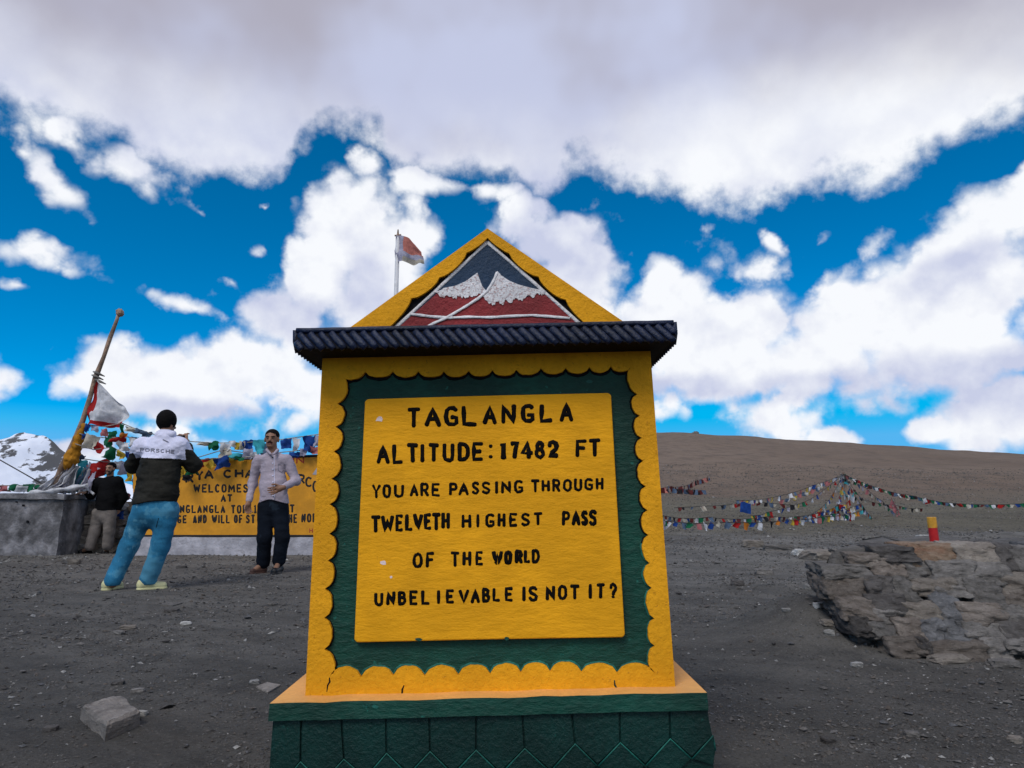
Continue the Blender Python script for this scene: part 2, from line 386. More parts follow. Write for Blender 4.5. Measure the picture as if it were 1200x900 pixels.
# ------------------------------------------------------------------ stroke lettering
def arc(cx, cy, rx, ry, a0, a1, n=9):
    return [(cx + rx * math.cos(math.radians(a0 + (a1 - a0) * i / (n - 1))), cy + ry * math.sin(math.radians(a0 + (a1 - a0) * i / (n - 1)))) for i in range(n)]
GL = {
 'A': [[(0, 0), (0.5, 1), (1, 0)], [(0.2, 0.36), (0.8, 0.36)]],
 'B': [[(0, 0), (0, 1)], [(0, 1), (0.55, 1)] + arc(0.55, 0.77, 0.33, 0.23, 90, -90, 6) + [(0, 0.54)], [(0.5, 0.54)] + arc(0.6, 0.27, 0.4, 0.27, 90, -90, 6) + [(0, 0)]],
 'C': [arc(0.5, 0.5, 0.5, 0.5, 50, 310, 13)],
 'D': [[(0, 0), (0, 1)], [(0, 1), (0.4, 1)] + arc(0.4, 0.5, 0.6, 0.5, 90, -90, 9) + [(0, 0)]],
 'E': [[(1, 1), (0, 1), (0, 0), (1, 0)], [(0, 0.52), (0.8, 0.52)]],
 'F': [[(0, 0), (0, 1), (1, 1)], [(0, 0.52), (0.8, 0.52)]],
 'G': [[(0.95, 0.92)] + [(0.7, 1), (0.3, 1), (0.06, 0.85), (0, 0.5), (0.06, 0.15), (0.3, 0), (0.75, 0), (0.98, 0.1), (1, 0.42), (0.55, 0.42)]],
 'H': [[(0, 0), (0, 1)], [(1, 0), (1, 1)], [(0, 0.5), (1, 0.5)]],
 'I': [[(0.5, 0), (0.5, 1)]],
 'K': [[(0, 0), (0, 1)], [(1, 1), (0.05, 0.45)], [(0.3, 0.6), (1, 0)]],
 'L': [[(0, 1), (0, 0), (1, 0)]],
 'M': [[(0, 0), (0.08, 1), (0.5, 0.3), (0.92, 1), (1, 0)]],
 'N': [[(0, 0), (0, 1), (1, 0), (1, 1)]],
 'O': [[(0.5, 1), (0.2, 0.95), (0.02, 0.75), (0, 0.5), (0.02, 0.25), (0.2, 0.05), (0.5, 0), (0.8, 0.05), (0.98, 0.25), (1, 0.5), (0.98, 0.75), (0.8, 0.95), (0.48, 1)]],
 'P': [[(0, 0), (0, 1)], [(0, 1), (0.6, 1)] + arc(0.62, 0.74, 0.38, 0.26, 90, -90, 7) + [(0, 0.48)]],
 'R': [[(0, 0), (0, 1)], [(0, 1), (0.6, 1)] + arc(0.62, 0.74, 0.35, 0.26, 90, -90, 7) + [(0, 0.48)], [(0.5, 0.48), (1, 0)]],
 'S': [[(0.95, 0.85), (0.75, 0.98), (0.4, 1), (0.1, 0.9), (0.03, 0.72), (0.2, 0.57), (0.8, 0.43), (0.98, 0.27), (0.88, 0.08), (0.6, 0), (0.25, 0.01), (0, 0.15)]],
 'T': [[(0, 1), (1, 1)], [(0.5, 1), (0.5, 0)]],
 'U': [[(0, 1), (0, 0.3), (0.1, 0.08), (0.35, 0), (0.65, 0), (0.9, 0.08), (1, 0.3), (1, 1)]],
 'V': [[(0, 1), (0.5, 0), (1, 1)]],
 'W': [[(0, 1), (0.27, 0), (0.5, 0.8), (0.73, 0), (1, 1)]],
 'Y': [[(0, 1), (0.5, 0.5), (1, 1)], [(0.5, 0.5), (0.5, 0)]],
 '?': [[(0, 0.72), (0.08, 0.92), (0.4, 1), (0.8, 0.93), (1, 0.75), (0.9, 0.55), (0.6, 0.42), (0.5, 0.2)], [(0.45, 0.05), (0.45, 0.0)]],
 ':': [[(0.5, 0.88), (0.5, 0.82)], [(0.5, 0.18), (0.5, 0.12)]],
 '1': [[(0.1, 0.85), (0.5, 1), (0.5, 0)], [(0.1, 0), (0.9, 0)]],
 '2': [[(0, 0.75), (0.1, 0.93), (0.45, 1), (0.85, 0.93), (0.97, 0.72), (0.85, 0.5), (0.35, 0.25), (0.02, 0), (1, 0)]],
 '4': [[(0.72, 0), (0.72, 1), (0, 0.3), (1, 0.3)]],
 '7': [[(0, 1), (1, 1), (0.7, 0.55), (0.5, 0)]],
 '8': [arc(0.5, 0.76, 0.38, 0.24, 0, 370, 12), arc(0.5, 0.27, 0.5, 0.27, 0, 370, 13)],
}
def letter(ch, x0, x1, top, bot, Y, parent, mat, wpx, name='letter', slant=0.0, relief=0.4, jit=0.03, proj=None):
    """one letter as rounded strokes of paint/cement that stand proud of the plane Y; box in photo pixels"""
    mb = MB(); s = Y / FPX
    if ch == 'I' : pass
    for st in GL[ch]:
        pts = []
        for i, (u, v) in enumerate(st):
            u += random.uniform(-jit, jit); v += random.uniform(-jit, jit)
            px = x0 + wpx / 2 + (x1 - x0 - wpx) * u + slant * (v - 0.5); py = bot - wpx / 2 - (bot - top - wpx) * v
            pts.append(P(px, py, Y))
        # subdivide
        fine = []
        for a, b in zip(pts[:-1], pts[1:]):
            n = max(1, int(np.linalg.norm(b - a) / (wpx * s * 1.2)))
            for q in range(n): fine.append(a + (b - a) * q / n)
        fine.append(pts[-1])
        if proj is not None: fine = [proj(p) for p in fine]
        # rounded ends
        d0 = fine[0] - fine[1]; d0 /= np.linalg.norm(d0) + 1e-9
        d1 = fine[-1] - fine[-2]; d1 /= np.linalg.norm(d1) + 1e-9
        r = wpx * s * 0.5
        rr = [r * random.uniform(0.86, 1.12) for _ in fine]
        fine = [fine[0] + d0 * r * 0.6] + fine + [fine[-1] + d1 * r * 0.6]
        rr = [r * 0.6] + rr + [r * 0.6]
        tube(mb, fine, rr, 8, flat=((0, -1, 0), relief * random.uniform(0.9, 1.1)))
    return mb.build(name, mat, parent, smooth=True)

# ------------------------------------------------------------------ implicit surfaces (bodies, clothes, rags)
def sdf_build(name, prims, h, mats, parent=None, matfn=None, cut=None, noise=None, k=0.03, smooth=True):
    """prims: ('cap', a, b, ra, rb, ysq[, k]) | ('ell', c, (rx,ry,rz)[, k]) ; union, then meshed by surface nets"""
    lo = np.full(3, 1e9); hi = -lo
    for p in prims:
        if p[0] == 'cap':
            r = max(p[3], p[4]) * max(1, p[5]); c = np.array([p[1], p[2]])
            lo = np.minimum(lo, c.min(0) - r); hi = np.maximum(hi, c.max(0) + r)
        else:
            lo = np.minimum(lo, np.array(p[1]) - max(p[2])); hi = np.maximum(hi, np.array(p[1]) + max(p[2]))
    lo -= 3 * h; hi += 3 * h
    n = np.ceil((hi - lo) / h).astype(int) + 1
    ax = [lo[i] + h * np.arange(n[i]) for i in range(3)]
    Dg = np.full(n, 1.0, np.float32)
    for p in prims:
        if p[0] == 'cap':
            a, b = np.array(p[1], float), np.array(p[2], float); ra, rb, ys = p[3], p[4], p[5]
            kk = p[6] if len(p) > 6 else k
            m = max(ra, rb) * max(1, ys) + kk + 3 * h
            l, u = np.minimum(a, b) - m, np.maximum(a, b) + m
        else:
            c = np.array(p[1], float); rad = np.array(p[2], float); kk = p[3] if len(p) > 3 else k
            m = rad.max() + kk + 3 * h; l, u = c - m, c + m
        i0 = np.clip(((l - lo) / h).astype(int), 0, n); i1 = np.clip(((u - lo) / h).astype(int) + 2, 0, n)
        sl = tuple(slice(i0[i], i1[i]) for i in range(3))
        X = ax[0][sl[0]][:, None, None]; Yy = ax[1][sl[1]][None, :, None]; Z = ax[2][sl[2]][None, None, :]
        if p[0] == 'cap':
            ab = b - a; aby = ab[1] / ys
            yy = (Yy - a[1]) / ys
            den = ab[0] ** 2 + aby ** 2 + ab[2] ** 2 + 1e-9
            t = np.clip(((X - a[0]) * ab[0] + yy * aby + (Z - a[2]) * ab[2]) / den, 0, 1)
            d = np.sqrt((X - a[0] - t * ab[0]) ** 2 + (yy - t * aby) ** 2 + (Z - a[2] - t * ab[2]) ** 2) - (ra + (rb - ra) * t)
            d = d * min(1, ys)
        else:
            q = np.sqrt(((X - c[0]) / rad[0]) ** 2 + ((Yy - c[1]) / rad[1]) ** 2 + ((Z - c[2]) / rad[2]) ** 2)
            d = (q - 1) * rad.min()
        A = Dg[sl]
        hh = np.clip(0.5 + 0.5 * (A - d) / kk, 0, 1)
        Dg[sl] = A * (1 - hh) + d * hh - kk * hh * (1 - hh)
    XX, YY, ZZ = ax[0][:, None, None], ax[1][None, :, None], ax[2][None, None, :]
    if noise is not None:
        near = np.abs(Dg) < 0.06
        gi = np.nonzero(near)
        Dg[near] += noise(ax[0][gi[0]], ax[1][gi[1]], ax[2][gi[2]]).astype(np.float32)
    if cut is not None: Dg = np.maximum(Dg, cut(XX, YY, ZZ).astype(np.float32))
    V, F = surface_nets(Dg, lo, h)
    mb = MB(); mb.v = [tuple(v) for v in V]; mb.f = [tuple(f) for f in F.tolist()]
    mb.mi = [0] * len(F)
    if matfn is not None and len(F):
        cen = V[F].mean(1); mb.mi = [int(q) for q in matfn(cen[:, 0], cen[:, 1], cen[:, 2])]
    return mb.build(name, mats, parent, smooth=smooth)
def surface_nets(D, lo, h):
    nx, ny, nz = D.shape
    ins = D < 0
    c = [ins[i:nx - 1 + i, j:ny - 1 + j, k:nz - 1 + k] for i in (0, 1) for j in (0, 1) for k in (0, 1)]
    s = sum(a.astype(np.int8) for a in c)
    act = (s > 0) & (s < 8)
    idx = np.full(act.shape, -1, np.int64); cells = np.argwhere(act); idx[act] = np.arange(len(cells))
    acc = np.zeros((len(cells), 3)); cnt = np.zeros(len(cells))
    offs = [(i, j, k) for i in (0, 1) for j in (0, 1) for k in (0, 1)]
    for a in range(8):
        for b in range(a + 1, 8):
            o1, o2 = np.array(offs[a]), np.array(offs[b])
            if np.abs(o1 - o2).sum() != 1: continue
            p1 = cells + o1; p2 = cells + o2
            d1 = D[p1[:, 0], p1[:, 1], p1[:, 2]]; d2 = D[p2[:, 0], p2[:, 1], p2[:, 2]]
            cr = (d1 < 0) != (d2 < 0)
            t = np.where(cr, d1 / np.where(cr, d1 - d2, 1), 0)
            pt = p1 + t[:, None] * (o2 - o1)
            acc[cr] += pt[cr]; cnt[cr] += 1
    V = lo + h * acc / cnt[:, None]
    F = []
    for axs in range(3):
        o = [0, 0, 0]; o[axs] = 1
        sl0 = [slice(1, -1)] * 3; sl0[axs] = slice(0, D.shape[axs] - 1)
        A = ins[tuple(sl0)]
        sl1 = list(sl0); sl1[axs] = slice(1, D.shape[axs])
        B = ins[tuple(sl1)]
        for flag, (p, q) in ((0, (A, ~B)), (1, (~A, B))):
            e = np.argwhere(p & q)
            base = e.copy()
            for t in range(3):
                if t != axs: base[:, t] += 1
            u, v = [(1, 2), (2, 0), (0, 1)][axs]
            def cell(du, dv):
                g = base.copy(); g[:, u] -= du; g[:, v] -= dv
                return idx[g[:, 0], g[:, 1], g[:, 2]]
            q4 = np.stack([cell(1, 1), cell(0, 1), cell(0, 0), cell(1, 0)], 1)
            if flag: q4 = q4[:, ::-1]
            F.append(q4)
    F = np.concatenate(F)
    return V, F[(F >= 0).all(1)]

# ------------------------------------------------------------------ terrain
def height(x, y, fine=True):
    x = np.asarray(x, float); y = np.asarray(y, float)
    r = np.sqrt(x * x + y * y)
    yy = np.maximum(y, 0.01)
    col = 600 + 800 * x / yy
    front = sstep(0.0, 4.0, y)
    wR = sstep(520, 740, col) * front
    # hill on the right: height above the eye line, as an angle that grows with distance
    S_ = np.interp(col, [500, 650, 770, 812, 900, 1000, 1100, 1200, 1400, 2000], [70, 80, 83, 81.5, 76, 70, 63, 57, 50, 30])
    ea = np.interp(y, [0, 25, 40, 60, 90, 120, 160, 200, 250, 300], [0, -11, -1, 13, 32, 46, 60, 70, 78.5, 82])
    hill = HC + y / 800.0 * np.where(y > 25, ea + (S_ - 82) * sstep(30, 260, y), -11)
    zl = np.interp(y, [0, 9, 14, 20, 25, 25.01], [0, 0, 0.2, 0.45, 0.536, 0.536])
    hill = np.where(y < 25, zl, hill)
    top = HC + 300 / 800 * S_
    hill = np.where(y > 300, top - (y - 300) * 0.02 - ((y - 300) ** 2) * 0.00004, hill)
    hill = np.maximum(hill, -60)
    left = -np.interp(r, [0, 18, 34, 100, 300, 6000], [0, 0, 3, 20, 60, 60])
    z = left * (1 - wR) + hill * wR
    # dark heap of road gravel behind the stone masonry
    z = z + 0.42 * np.exp(-(((x - 7.4) / 2.2) ** 2 + ((y - 10.2) / 1.5) ** 2))
    z = z + 0.10 * np.exp(-(((x - 3.9) / 1.5) ** 2 + ((y - 7.5) / 0.7) ** 2))
    z = z + 0.27 * np.exp(-(((x - 2.0) / 0.42) ** 2 + ((y - 4.85) / 0.5) ** 2))
    if fine:
        z = z + 0.020 * fbm(x * 1.1, y * 1.1, 0 * x, 4) * sstep(0, 2, r)
        z = z + wR * sstep(10, 30, y) * 0.006 * np.minimum(r, 90) * fbm(x / (3 + 0.03 * r), y / (3 + 0.03 * r), 0 * x + 5, 5)
    return z
def gz(x, y): return float(height(np.array([x]), np.array([y]))[0])
def G(px, py, Y=None):
    """ground point seen at photo pixel"""
    if Y is None:
        d = ray(px, py); t = 0.0
        lo_ = 1.5
        while lo_ < 60:
            p = np.array([0, 0, HC]) + d * (lo_ * 1.02 / d[1])
            if p[2] < gz(p[0], p[1]): break
            lo_ *= 1.02
        hi_ = lo_ * 1.02
        for _ in range(12):
            mid = (lo_ + hi_) / 2; p = np.array([0, 0, HC]) + d * (mid / d[1])
            if p[2] > gz(p[0], p[1]): lo_ = mid
            else: hi_ = mid
        Y = lo_
    p = P(px, py, Y); p[2] = gz(p[0], p[1]); return p

# =================================================================== MONUMENT
mon = empty('milestone_monument', P(572, 900, 2.6) * np.array([1, 1, 0]), 'tall yellow and green painted milestone monument with a snow peak gable, lettered TAGLANGLA', 'monument')
YT, YL, YC = 2.28, 2.20, 2.138
DY = lambda d: (0, d, 0)
def pl(pts, Y): return [P(x, y, Y) for x, y in pts]
# --- tower core and the green field
TL, TR, BR, BL = (378, 417), (762, 409), (791.4, 805), (357.5, 818)
core = MB()
prism(core, [P(x, y, YT + 0.024) for x, y in [TL, TR, BR, BL]], DY(0.62)); core.build('tower', 'yellow_border_paint', mon)
# scalloped border
cT = [(400, 440), (428, 435.5), (460, 435), (490, 435), (520, 435), (549, 434.4), (577, 433.6), (605, 433), (634, 431.3), (663, 431), (691, 430), (716, 429), (740.5, 428.6)]
cR = [(740.5, 428.6), (747, 462), (750, 487), (752, 513), (754, 540), (757, 570), (759, 598), (760, 627), (761.6, 660), (764, 689), (767, 725), (767.5, 757), (768, 789)]
cB = [(768, 789), (723.7, 789), (681.7, 787.8), (644.8, 787.2), (610.5, 788.3), (574.4, 790), (537, 791), (497.4, 792), (460.6, 791.7), (422.8, 793.6), (386.6, 792)]
cL = [(386.6, 792), (379.7, 761), (379.7, 724), (380.5, 690), (384, 657), (385.6, 625.6), (386, 591), (388.3, 561), (391, 529), (393, 500), (395.3, 473), (400, 440)]
def scallop(c, nrm, h, n=8):
    out = []
    for (a, b) in zip(c[:-1], c[1:]):
        for i in range(n):
            t = i / n; bul = (1 - (2 * t - 1) ** 2) ** 0.6 * h * random.uniform(0.93, 1.05) if i else 0
            out.append((a[0] + (b[0] - a[0]) * t + nrm[0] * bul, a[1] + (b[1] - a[1]) * t + nrm[1] * bul))
    return out
sT, sR, sB, sL = scallop(cT, (0, 1), 7), scallop(cR, (-1, 0), 8), scallop(cB, (0, -1), 11), scallop(cL, (1, 0), 9)
inner = sT + sR + sB + sL
outer = []
for sc, a, b in ((sT, TL, TR), (sR, TR, BR), (sB, BR, BL), (sL, BL, TL)):
    outer += [(a[0] + (b[0] - a[0]) * i / len(sc), a[1] + (b[1] - a[1]) * i / len(sc)) for i in range(len(sc))]
from mathutils.geometry import tessellate_polygon
bd = MB(); fo, fi = pl([TL, TR, BR, BL], YT), pl(inner, YT)
allp = fo + fi; nb = len(allp)
tris = tessellate_polygon([[Vector(p) for p in fo], [Vector(p) for p in fi]])
def _up(t):
    a, b, c = [allp[i] for i in t]; return tuple(t) if np.cross(b - a, c - a)[1] < 0 else tuple(t[::-1])
tris = [_up(t) for t in tris]
bd.add(allp + [p + np.array([0, .023, 0]) for p in allp], tris + [tuple(i + nb for i in t[::-1]) for t in tris]
       + [(i, (i + 1) % 4, nb + (i + 1) % 4, nb + i) for i in range(4)] + [(4 + i, nb + 4 + i, nb + 4 + (i + 1) % len(fi), 4 + (i + 1) % len(fi)) for i in range(len(fi))])
bd.build('scalloped_border', 'yellow_border_paint', mon)
fld = MB(); prism(fld, pl([(379, 424), (762, 416), (781, 798), (367, 806)], YT + 0.0145), DY(0.009)); fld.build('green_field', 'green_paint', mon)
def outline(pts, nrm, off, wpx, Y, mat, name, rel=0.3):
    mb = MB(); q = [P(x + nrm[0] * off, y + nrm[1] * off, Y) for x, y in pts]
    tube(mb, q, [wpx * Y / FPX * 0.5 * random.uniform(0.7, 1.25) for _ in q], 6, flat=((0, -1, 0), rel)); return mb.build(name, mat, mon, smooth=True)
YF = YT + 0.0145
outline(sT + [cT[-1]], (0, 1), 2.2, 4.2, YF, 'black_paint', 'painted_outline')
outline(sL + [cL[-1]], (1, 0), 1.6, 3.2, YF, 'black_paint', 'painted_outline')
outline(sR[:60] + [cR[8]], (-1, 0), 1.4, 2.8, YF, 'black_paint', 'painted_outline')
outline(sR[56:] + [cR[-1]], (-1, 0), 1.4, 3.0, YF, 'teal_edge_paint', 'painted_outline')
outline(sB + [cB[-1]], (0, -1), 1.6, 3.4, YF, 'teal_edge_paint', 'painted_outline')
# raised inner panel
YP = YT - 0.008
pn = MB(); prism(pn, pl([(427.5, 470), (431, 467.5), (570, 463.5), (713, 460.3), (716.3, 463), (724, 600), (732.5, 744), (730, 747), (575, 749.5), (418, 753), (415, 750), (421, 610)], YP), DY(0.022))
panel = pn.build('panel', 'yellow_paint', mon, bevel=0.004)

# lettering
def line(text, boxes, tl, tr, bl, br, wpx, bold=()):
    """tl/tr: row of the cap line at the left and right end, bl/br: baseline rows"""
    xa, xb = boxes[0][0], boxes[-1][1]
    for i, (ch, (x0, x1)) in enumerate(zip(text, boxes)):
        t = ((x0 + x1) / 2 - xa) / (xb - xa)
        w = wpx * (1.0 if i not in bold else 1.22)
        letter(ch, x0, x1, tl + (tr - tl) * t + random.uniform(-.5, .5), bl + (br - bl) * t + random.uniform(-.5, .5), YP, mon, 'letter_paint', w, relief=0.35)
line('TAGLANGLA', [(477, 493), (497, 517), (520, 538), (541, 560), (565.5, 583), (587, 605), (610, 627), (632, 648.5), (655, 672.5)], 477, 471, 502.5, 494, 5.4)
line('ALTITUDE:17482FT', [(441, 457), (459.5, 473), (476, 491), (492, 498), (501.5, 515), (518.5, 533), (536, 551), (553, 567), (572, 578), (585, 595), (597, 609), (609, 625.5), (626, 639), (641, 655.5), (674, 688.5), (689.5, 704.5)],
     521, 514, 544.5, 535.5, 4.9, bold=(9, 10, 11, 13))
line('YOUAREPASSINGTHROUGH', [(435.5, 446.5), (448, 458.5), (461.5, 473.5), (480, 490.5), (492.5, 503), (505.5, 516), (526, 536.5), (537, 549.5), (552.5, 562), (564, 575), (579, 585), (587, 599), (602, 613.5), (621.5, 633), (634.5, 644.5), (647, 657), (659.5, 670.5), (672.5, 682.5), (684.5, 695.5), (698, 707.5)],
     568, 559.5, 584.5, 574.5, 3.5)
line('TWELVETH', [(434, 446.5), (446, 462), (463, 473), (474.5, 484), (483.5, 496), (496.5, 506), (505.5, 517), (517, 527.5)], 604, 600, 625, 620.5, 4.5)
line('HIGHEST', [(541, 552.5), (557, 563), (568.5, 580), (583, 592.5), (596.5, 606.5), (610.5, 621.5), (625, 636)], 602.5, 600, 619, 616.5, 3.6)
line('PASS', [(658.5, 668.5), (669.5, 680.5), (680.5, 689.5), (689.5, 700)], 598.5, 597, 616.5, 616, 3.7, bold=(1, 2, 3))
line('OFTHEWORLD', [(483.5, 495.5), (499, 509.5), (527.5, 539), (542, 552.5), (557, 566.5), (576, 590), (590.5, 600.5), (603, 613), (613.8, 621.8), (623, 633)], 647.5, 643.5, 667, 660, 3.8, bold=(5, 6, 7))
line('UNBELIEVABLEISNOTIT?', [(438.5, 449.5), (452.5, 463.5), (466, 476.5), (479.5, 490), (493.5, 504), (511, 517), (522.5, 532.5), (537, 550.5), (551.5, 562.5), (564.5, 574.5), (577, 586.5), (591.5, 601.5), (611, 617), (619, 630.5), (639.5, 650.5), (653.5, 665), (667.5, 679.5), (688.5, 695), (698.5, 709.5), (714, 723.5)],
     694, 682.5, 710.5, 701.5, 3.9)
# chips in the paint
def chip(px, py, r, mat, Y=YP, n=7, ax=1.0, label=None):
    mb = MB(); c = P(px, py, Y - 0.0006)
    ring = []
    for i in range(n):
        a = 2 * math.pi * i / n; q = r * random.uniform(0.55, 1.2)
        ring.append(P(px + q * ax * math.cos(a), py + q * math.sin(a), Y - 0.0006))
    prism(mb, ring, DY(0.004)); return mb.build('paint_chip', mat, mon)
chip(445, 491, 4.5, 'chip_plaster'); chip(449, 659, 3.2, 'chip_plaster', ax=1.4); chip(458, 676, 1.8, 'chip_plaster'); chip(691, 447, 2.2, 'teal_edge_paint', YT + 0.0145, ax=2.2)
chip(490, 749.5, 2.5, 'green_paint', ax=1.8); chip(594, 748.5, 2.2, 'green_paint', ax=1.6)
for pts in ([(386, 794), (386.5, 799), (384, 803), (383, 811)], [(473.5, 803), (471.5, 808), (471, 815)], [(720, 797), (720.5, 803), (722.5, 806), (721, 809)]):
    mb = MB(); tube(mb, pl(pts, YT), [0.0016, 0.003, 0.0026, 0.0012][:len(pts)], 6, flat=((0, -1, 0), 0.3)); mb.build('crack', 'black_paint' if pts[0][0] < 700 else 'green_base_paint', mon)

# --- cornice
cn = MB()
f0, f1 = (347.5, 387), (789, 377.5); g0, g1 = (344.5, 409.5), (792.5, 399.5)
z0 = [P(*g0, YC), P(*g1, YC), P(*f1, YC + 0.03), P(*f0, YC + 0.03)]
back = 0.86
zb = [p + np.array([0, back - (0.03 if i > 1 else 0), 0]) for i, p in enumerate(z0)]
cn.add(z0 + zb, [(0, 1, 2, 3), (7, 6, 5, 4), (0, 4, 5, 1), (1, 5, 6, 2), (2, 6, 7, 3), (3, 7, 4, 0)])
cornice = cn.build('cornice', 'black_paint', mon)
NR = 36
for i in range(-1, NR):
    t0 = i / NR; t1 = (i + 1.75) / NR
    t0c = max(0.0, t0)
    s_ = (t0c - t0) / (t1 - t0); e_ = 1.0 if t1 <= 1 else (1 - t0) / (t1 - t0)
    def pt(s):
        t = t0 + (t1 - t0) * s
        px = (f0[0] + (f1[0] - f0[0]) * t) * (1 - s) + (g0[0] + (g1[0] - g0[0]) * t) * s
        py = (f0[1] + (f1[1] - f0[1]) * t) * (1 - s) + (g0[1] + (g1[1] - g0[1]) * t) * s
        return P(px, py + 0.4, YC + 0.03 * (1 - s) + 0.001)
    ss = [s_ + (e_ - s_) * q / 5 for q in range(6)]
    mb = MB(); r = 0.0122 * random.uniform(0.9, 1.08)
    pts = [pt(s) + np.array([0, -0.004 * math.sin(s * 3.1), random.uniform(-.001, .001)]) for s in ss]
    pts[0] = pts[0] + np.array([0, 0.012, 0.002])
    tube(mb, pts, [r * 0.9] + [r * random.uniform(0.95, 1.05) for _ in range(4)] + [r * 0.9], 10, flat=((0, -1, -.25), .7))
    mb.build('rib', 'navy_rib_paint', cornice, smooth=True)
on = lambda a, b, t: (a[0] + (b[0] - a[0]) * t, a[1] + (b[1] - a[1]) * t)
mb = MB(); q = [on(f0, f1, i / 30) for i in range(31)]
tube(mb, [P(x, y + .8 + random.uniform(-.25, .25), YC + .026) for x, y in q], .0095, 8); mb.build('top_lip', 'navy_rib_paint', cornice, smooth=True)
for side in (0, 1):
    a_t, a_b = (z0[3], z0[0]) if side == 0 else (z0[2], z0[1])
    for i in range(26):
        y0 = i * 0.032
        mb = MB(); sh = np.array([0, 0.05, 0])
        tube(mb, [a_t + np.array([0, y0, 0]), (a_t + a_b) / 2 + np.array([(-.004, .004)[side], y0, 0]) + sh / 2, a_b + np.array([0, y0, 0]) + sh], 0.0125, 7)
        mb.build('rib', 'navy_rib_paint', cornice, smooth=True)

# --- gable
YG = YC + 0.16
PK = (571, 267.5)
def on(a, b, t): return (a[0] + (b[0] - a[0]) * t, a[1] + (b[1] - a[1]) * t)
gL, gR = (396, 394), (744, 386)
gb = MB(); prism(gb, pl([PK, gR, gL], YG + 0.022), DY(0.5)); gable = gb.build('gable', 'yellow_border_paint', mon)
inL = [(571.4, 278.5), (546.7, 296), (514.6, 325), (482, 349.5), (444, 391)]
inR = [(571.4, 278.5), (596.7, 296.7), (631, 324), (663, 351), (699, 386)]
def sc2(c, sgn, h):
    out = []
    for k_, (a, b) in enumerate(zip(c[:-1], c[1:])):
        d = np.array(b) - np.array(a); L = np.linalg.norm(d); nn = np.array([-d[1], d[0]]) / L * sgn
        for i in range(8):
            t = i / 8; q = (1 - (2 * t - 1) ** 2) ** 0.7 * h * (0.35 if k_ == 0 else 1)
            out.append(tuple(np.array(a) + d * t + nn * q))
    out.append(c[-1]); return out
iL = sc2(inL, -1, 4.5); iR = sc2(inR, 1, 4.5)
oL = [on(PK, gL, i / (len(iL) - 1)) for i in range(len(iL))]; oR = [on(PK, gR, i / (len(iR) - 1)) for i in range(len(iR))]
for i_, o_ in ((iL, oL), (iR, oR)):
    mb = MB(); f_ = pl(i_, YG) ; b_ = pl(o_, YG); n = len(i_)
    V = f_ + b_ + [p + np.array([0, 0.0215, 0]) for p in f_ + b_]
    F = []
    for i in range(n - 1):
        F += [(i, i + 1, n + i + 1, n + i), (2 * n + i, 3 * n + i, 3 * n + i + 1, 2 * n + i + 1), (i, 2 * n + i, 2 * n + i + 1, i + 1), (n + i, n + i + 1, 3 * n + i + 1, 3 * n + i)]
    F += [(0, n, 3 * n, 2 * n), (n - 1, 3 * n - 1, 4 * n - 1, 2 * n - 1)]
    mb.add(V, F); mb.build('scalloped_trim', 'yellow_border_paint', gable)
mb = MB(); prism(mb, pl([(571.4, 272), (722, 392), (425, 398)], YG + 0.015), DY(0.0065)); mb.build('black_ground', 'black_paint', gable)
mb = MB(); prism(mb, pl([(571, 285), (684, 388), (458, 392)], YG + 0.0125), DY(0.002)); mb.build('sky_plate', 'navy_paint', gable)
redp = [(516, 340), (527, 345.5), (546, 347), (558, 345), (566, 341), (572, 345), (580, 352), (596, 350), (612, 350), (630, 344), (641, 346), (685, 388), (458, 392)]
mb = MB(); prism(mb, pl(redp, YG + 0.0105), DY(0.002)); mb.build('red_slope', 'red_paint', gable)
sn1 = [(559.3, 319.5), (562, 327), (565, 335), (569.5, 340.5), (566, 344.5), (561, 343.5), (556, 347), (550, 346), (545, 349.5), (538, 347.5), (531, 350), (525, 346.5), (519, 348), (508, 342), (520, 337.5), (533, 335), (545, 330)]
sn2 = [(582.7, 317.5), (588, 323), (597, 329), (608, 333.5), (623, 337.5), (640, 341), (635, 346.5), (629, 343.5), (624, 349), (617, 347), (612, 353), (604, 349), (599, 355), (593, 351), (589, 357.5), (583, 353.5), (577, 358), (571, 352), (566, 348), (570, 341), (576, 333)]
def fuzzy(s):
    out = []
    for a, b in zip(s, s[1:] + s[:1]):
        out.append(a)
        if a[1] > 340.5 or b[1] > 342:
            for t in (.25, .5, .75): q = on(a, b, t); out.append((q[0] + random.uniform(-.5, .5), q[1] + random.uniform(-2.2, 2.0)))
    return out
for s in (fuzzy(sn1), fuzzy(sn2)):
    mb = MB(); prism(mb, pl(s, YG + 0.008), DY(0.003)); mb.build('snow_cap', 'snow_paint', gable)
def gline(pts, wpx, mat='white_paint', Y=YG + 0.0085, name='white_line'):
    mb = MB(); fine = []
    for a, b in zip(pts[:-1], pts[1:]):
        for q in range(4): fine.append(on(a, b, q / 4))
    fine.append(pts[-1]); q = pl(fine, Y)
    tube(mb, q, [wpx * Y / FPX / 2 * random.uniform(.85, 1.15) for _ in q], 8, flat=((0, -1, 0), 0.5)); mb.build(name, mat, gable, smooth=True)
gline([(456, 391), (514, 337.5), (571, 283.5)], 4.6, Y=YG + 0.012); gline([(571, 283.5), (627, 332.5), (689, 388)], 4.6, Y=YG + 0.0116)
gline([(582.7, 319), (578, 330), (571, 341), (560, 350), (546, 359), (522, 373), (508, 379), (490, 389)], 3.6, Y=YG + 0.0076)
gline([(481, 368), (505, 371), (526.7, 372.4), (550, 371.5), (575, 372), (600, 370.5), (623, 369.5), (645, 371), (668, 373)], 3.6, Y=YG + 0.0083)

